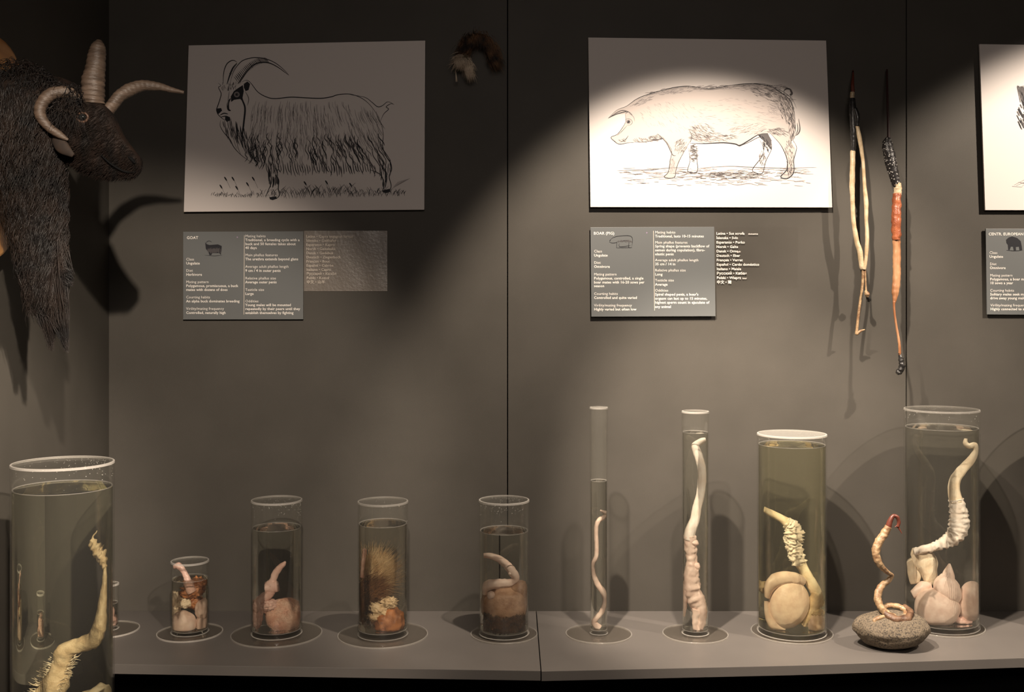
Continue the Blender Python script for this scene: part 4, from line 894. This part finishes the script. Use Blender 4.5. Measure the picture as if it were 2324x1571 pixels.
part('horn', gsweep([(240, 256, 4, 14), (250, 234, 16, 14), (262, 214, 26, 14), (280, 196, 40, 15), (305, 183, 56, 13), (335, 182, 70, 10), (362, 187, 84, 7), (388, 191, 96, 4)], ribs=.03, ribn=20, rough=.08, rscale=60, sub=10), hornm, t, 'horn sweeping out to the right')
part('horn', gsweep([(205, 232, 20, 12), (190, 215, 40, 13), (175, 215, 60, 12), (165, 235, 76, 10), (172, 262, 86, 7), (190, 282, 90, 3)], ribs=.03, ribn=20, rough=.08, rscale=60, sub=8), hornm, t, 'rear horn on the far side')
# neck and mane
core = [(-60, 260, 0, 70), (-10, 245, 0, 74), (50, 235, 0, 74), (110, 240, 0, 62)]
neck = merge([gsweep(core, n=24, sy=.9, rough=.1, rscale=30), gsweep([(30, 220, 0, 78), (50, 320, -8, 86), (76, 430, -8, 66), (92, 530, -4, 50), (104, 620, 0, 34), (120, 710, 0, 14)], n=24, sy=.85, rough=.12, rscale=30)])
nk = mesh('neck', [Vector((max(p.x, LX + .036), p.y, p.z)) for p in neck[0]], neck[1], fur, t, True)
hs = []
prof = cr([(40, 215, 76), (46, 270, 88), (52, 340, 88), (78, 430, 68), (94, 530, 54), (104, 620, 38), (118, 690, 20)], 12)
for i in range(5200):
    q = rnd.choice(prof[:-14]); a = rnd.uniform(-1.75, 1.75); rr_ = q[2] * rnd.uniform(.9, 1.12)
    u = q[0] + rr_ * math.sin(a); dy = -rr_ * .85 * math.cos(a); v = q[1] + rnd.uniform(-14, 14)
    l = rnd.uniform(50, 130); ph = 14 * noise.noise(Vector((u / 13, dy / 13, v / 60))) + rnd.uniform(-.5, .5); am = rnd.uniform(3, 6.5); tx = (118 - u) * .0016 * l
    st = []
    for k in range(8):
        s_ = k / 7; b = math.sin(ph + s_ * 9)
        st.append(G(u + tx * s_ + am * b * (.4 + s_) + (1 - (1 - s_) ** 2) * 0, v + l * s_, dy + am * math.cos(ph + s_ * 8) - 6 * math.sin(PI * s_)))
    if min(p.x for p in st) < LX + .037: continue
    hs.append((st, rnd.uniform(.0007, .0015)))
# crest and the hair behind the horns
for i in range(1500):
    a = rnd.random(); u = 20 + a * 185; v = 168 - 28 * math.sin(PI * min(a * 1.6, 1)) + a * 52 + rnd.uniform(-12, 60); dy = rnd.uniform(-60, 20); l = rnd.uniform(22, 60); ph = rnd.random() * 6
    an = rnd.uniform(1.0, 2.6)
    st = [G(u + math.cos(an) * l * k / 5 + 4 * math.sin(ph + k * 1.6), v + math.sin(an) * l * k / 5 - 14 * math.sin(PI * k / 5) + 3 * math.cos(ph + k * 1.4), dy - 3 * k) for k in range(6)]
    hs.append((st, rnd.uniform(.0006, .0012)))
# long wisps at the bottom
for i in range(1300):
    e = rnd.choice(((118, 785), (152, 790), (150, 700), (100, 730), (60, 680), (165, 640))); u = rnd.uniform(50, 150); v = rnd.uniform(540, 620); d0 = rnd.uniform(-40, 20)
    mx = (u + e[0]) / 2 + rnd.uniform(-8, 8)
    hs.append(([G(u, v, d0), G((u + mx) / 2, v + (e[1] - v) * .3, d0), G(mx, v + (e[1] - v) * .6, d0 * .6), G(e[0] + rnd.uniform(-5, 5), e[1] + rnd.uniform(-30, 12), d0 * .3)], rnd.uniform(.0009, .0016)))
part('mane', hair_geo(hs), mane_m, t)['kind'] = 'stuff'
# short fur on the face, rooted on the head's own surface
dg = bpy.context.evaluated_depsgraph_get(); dg.update(); hm = bpy.data.meshes.new_from_object(hd.evaluated_get(dg))
cand = [(v.co.copy(), v.normal.copy()) for v in hm.vertices if v.normal.y < .35 and v.co.x > LX + .1]; bpy.data.meshes.remove(hm)
hs = []; eye_c = G(204, 274, -44)
for i in range(9000):
    p, n_ = rnd.choice(cand)
    if (p - eye_c).length < 13 * kg: continue
    l = rnd.uniform(.006, .013); d = (Vector((-.75, 0, -.55)) + n_ * .25 + Vector((rnd.uniform(-.3, .3), rnd.uniform(-.3, .3), rnd.uniform(-.3, .3)))).normalized()
    d = (d - n_ * max(-.2, min(0, d.dot(n_)))).normalized()
    hs.append(([p - n_ * .0005, p + n_ * .0016 + d * l * .5, p + n_ * .0012 + d * l], .00055))
part('face_fur', hair_geo(hs), fur, t)['kind'] = 'stuff'

for o in receivers: o.cycles.is_caustics_receiver = True
rk.cycles.is_caustics_receiver = True

# ------------------------------------------------------------------ lamps on the ceiling track
tr = thing('track_light', 'black ceiling track carrying the spotlights, above the picture', 'lamp', (.3, -1.0, CEIL))
box('track', (-1.0, -1.02, CEIL - .025), (2.6, -.98, CEIL - .0005), M['black'], tr)
for a in LIGHTS:
    l, tg_ = Vector(a[0]), Vector(a[1]); d = (tg_ - l).normalized()
    b = l - d * .015; e = l - d * .12
    V, Fc = sweep_geo([(*(b + d * .0), .034), (*(b - d * .01), .034), (*e, .028)], 20)
    mesh('lamp_head', V, Fc, M['black'], tr, True)
    V, Fc = sweep_geo([(e.x, e.y, e.z, .008), (e.x, e.y, CEIL - .004, .008)], 10); mesh('lamp_stem', V, Fc, M['black'], tr, True)
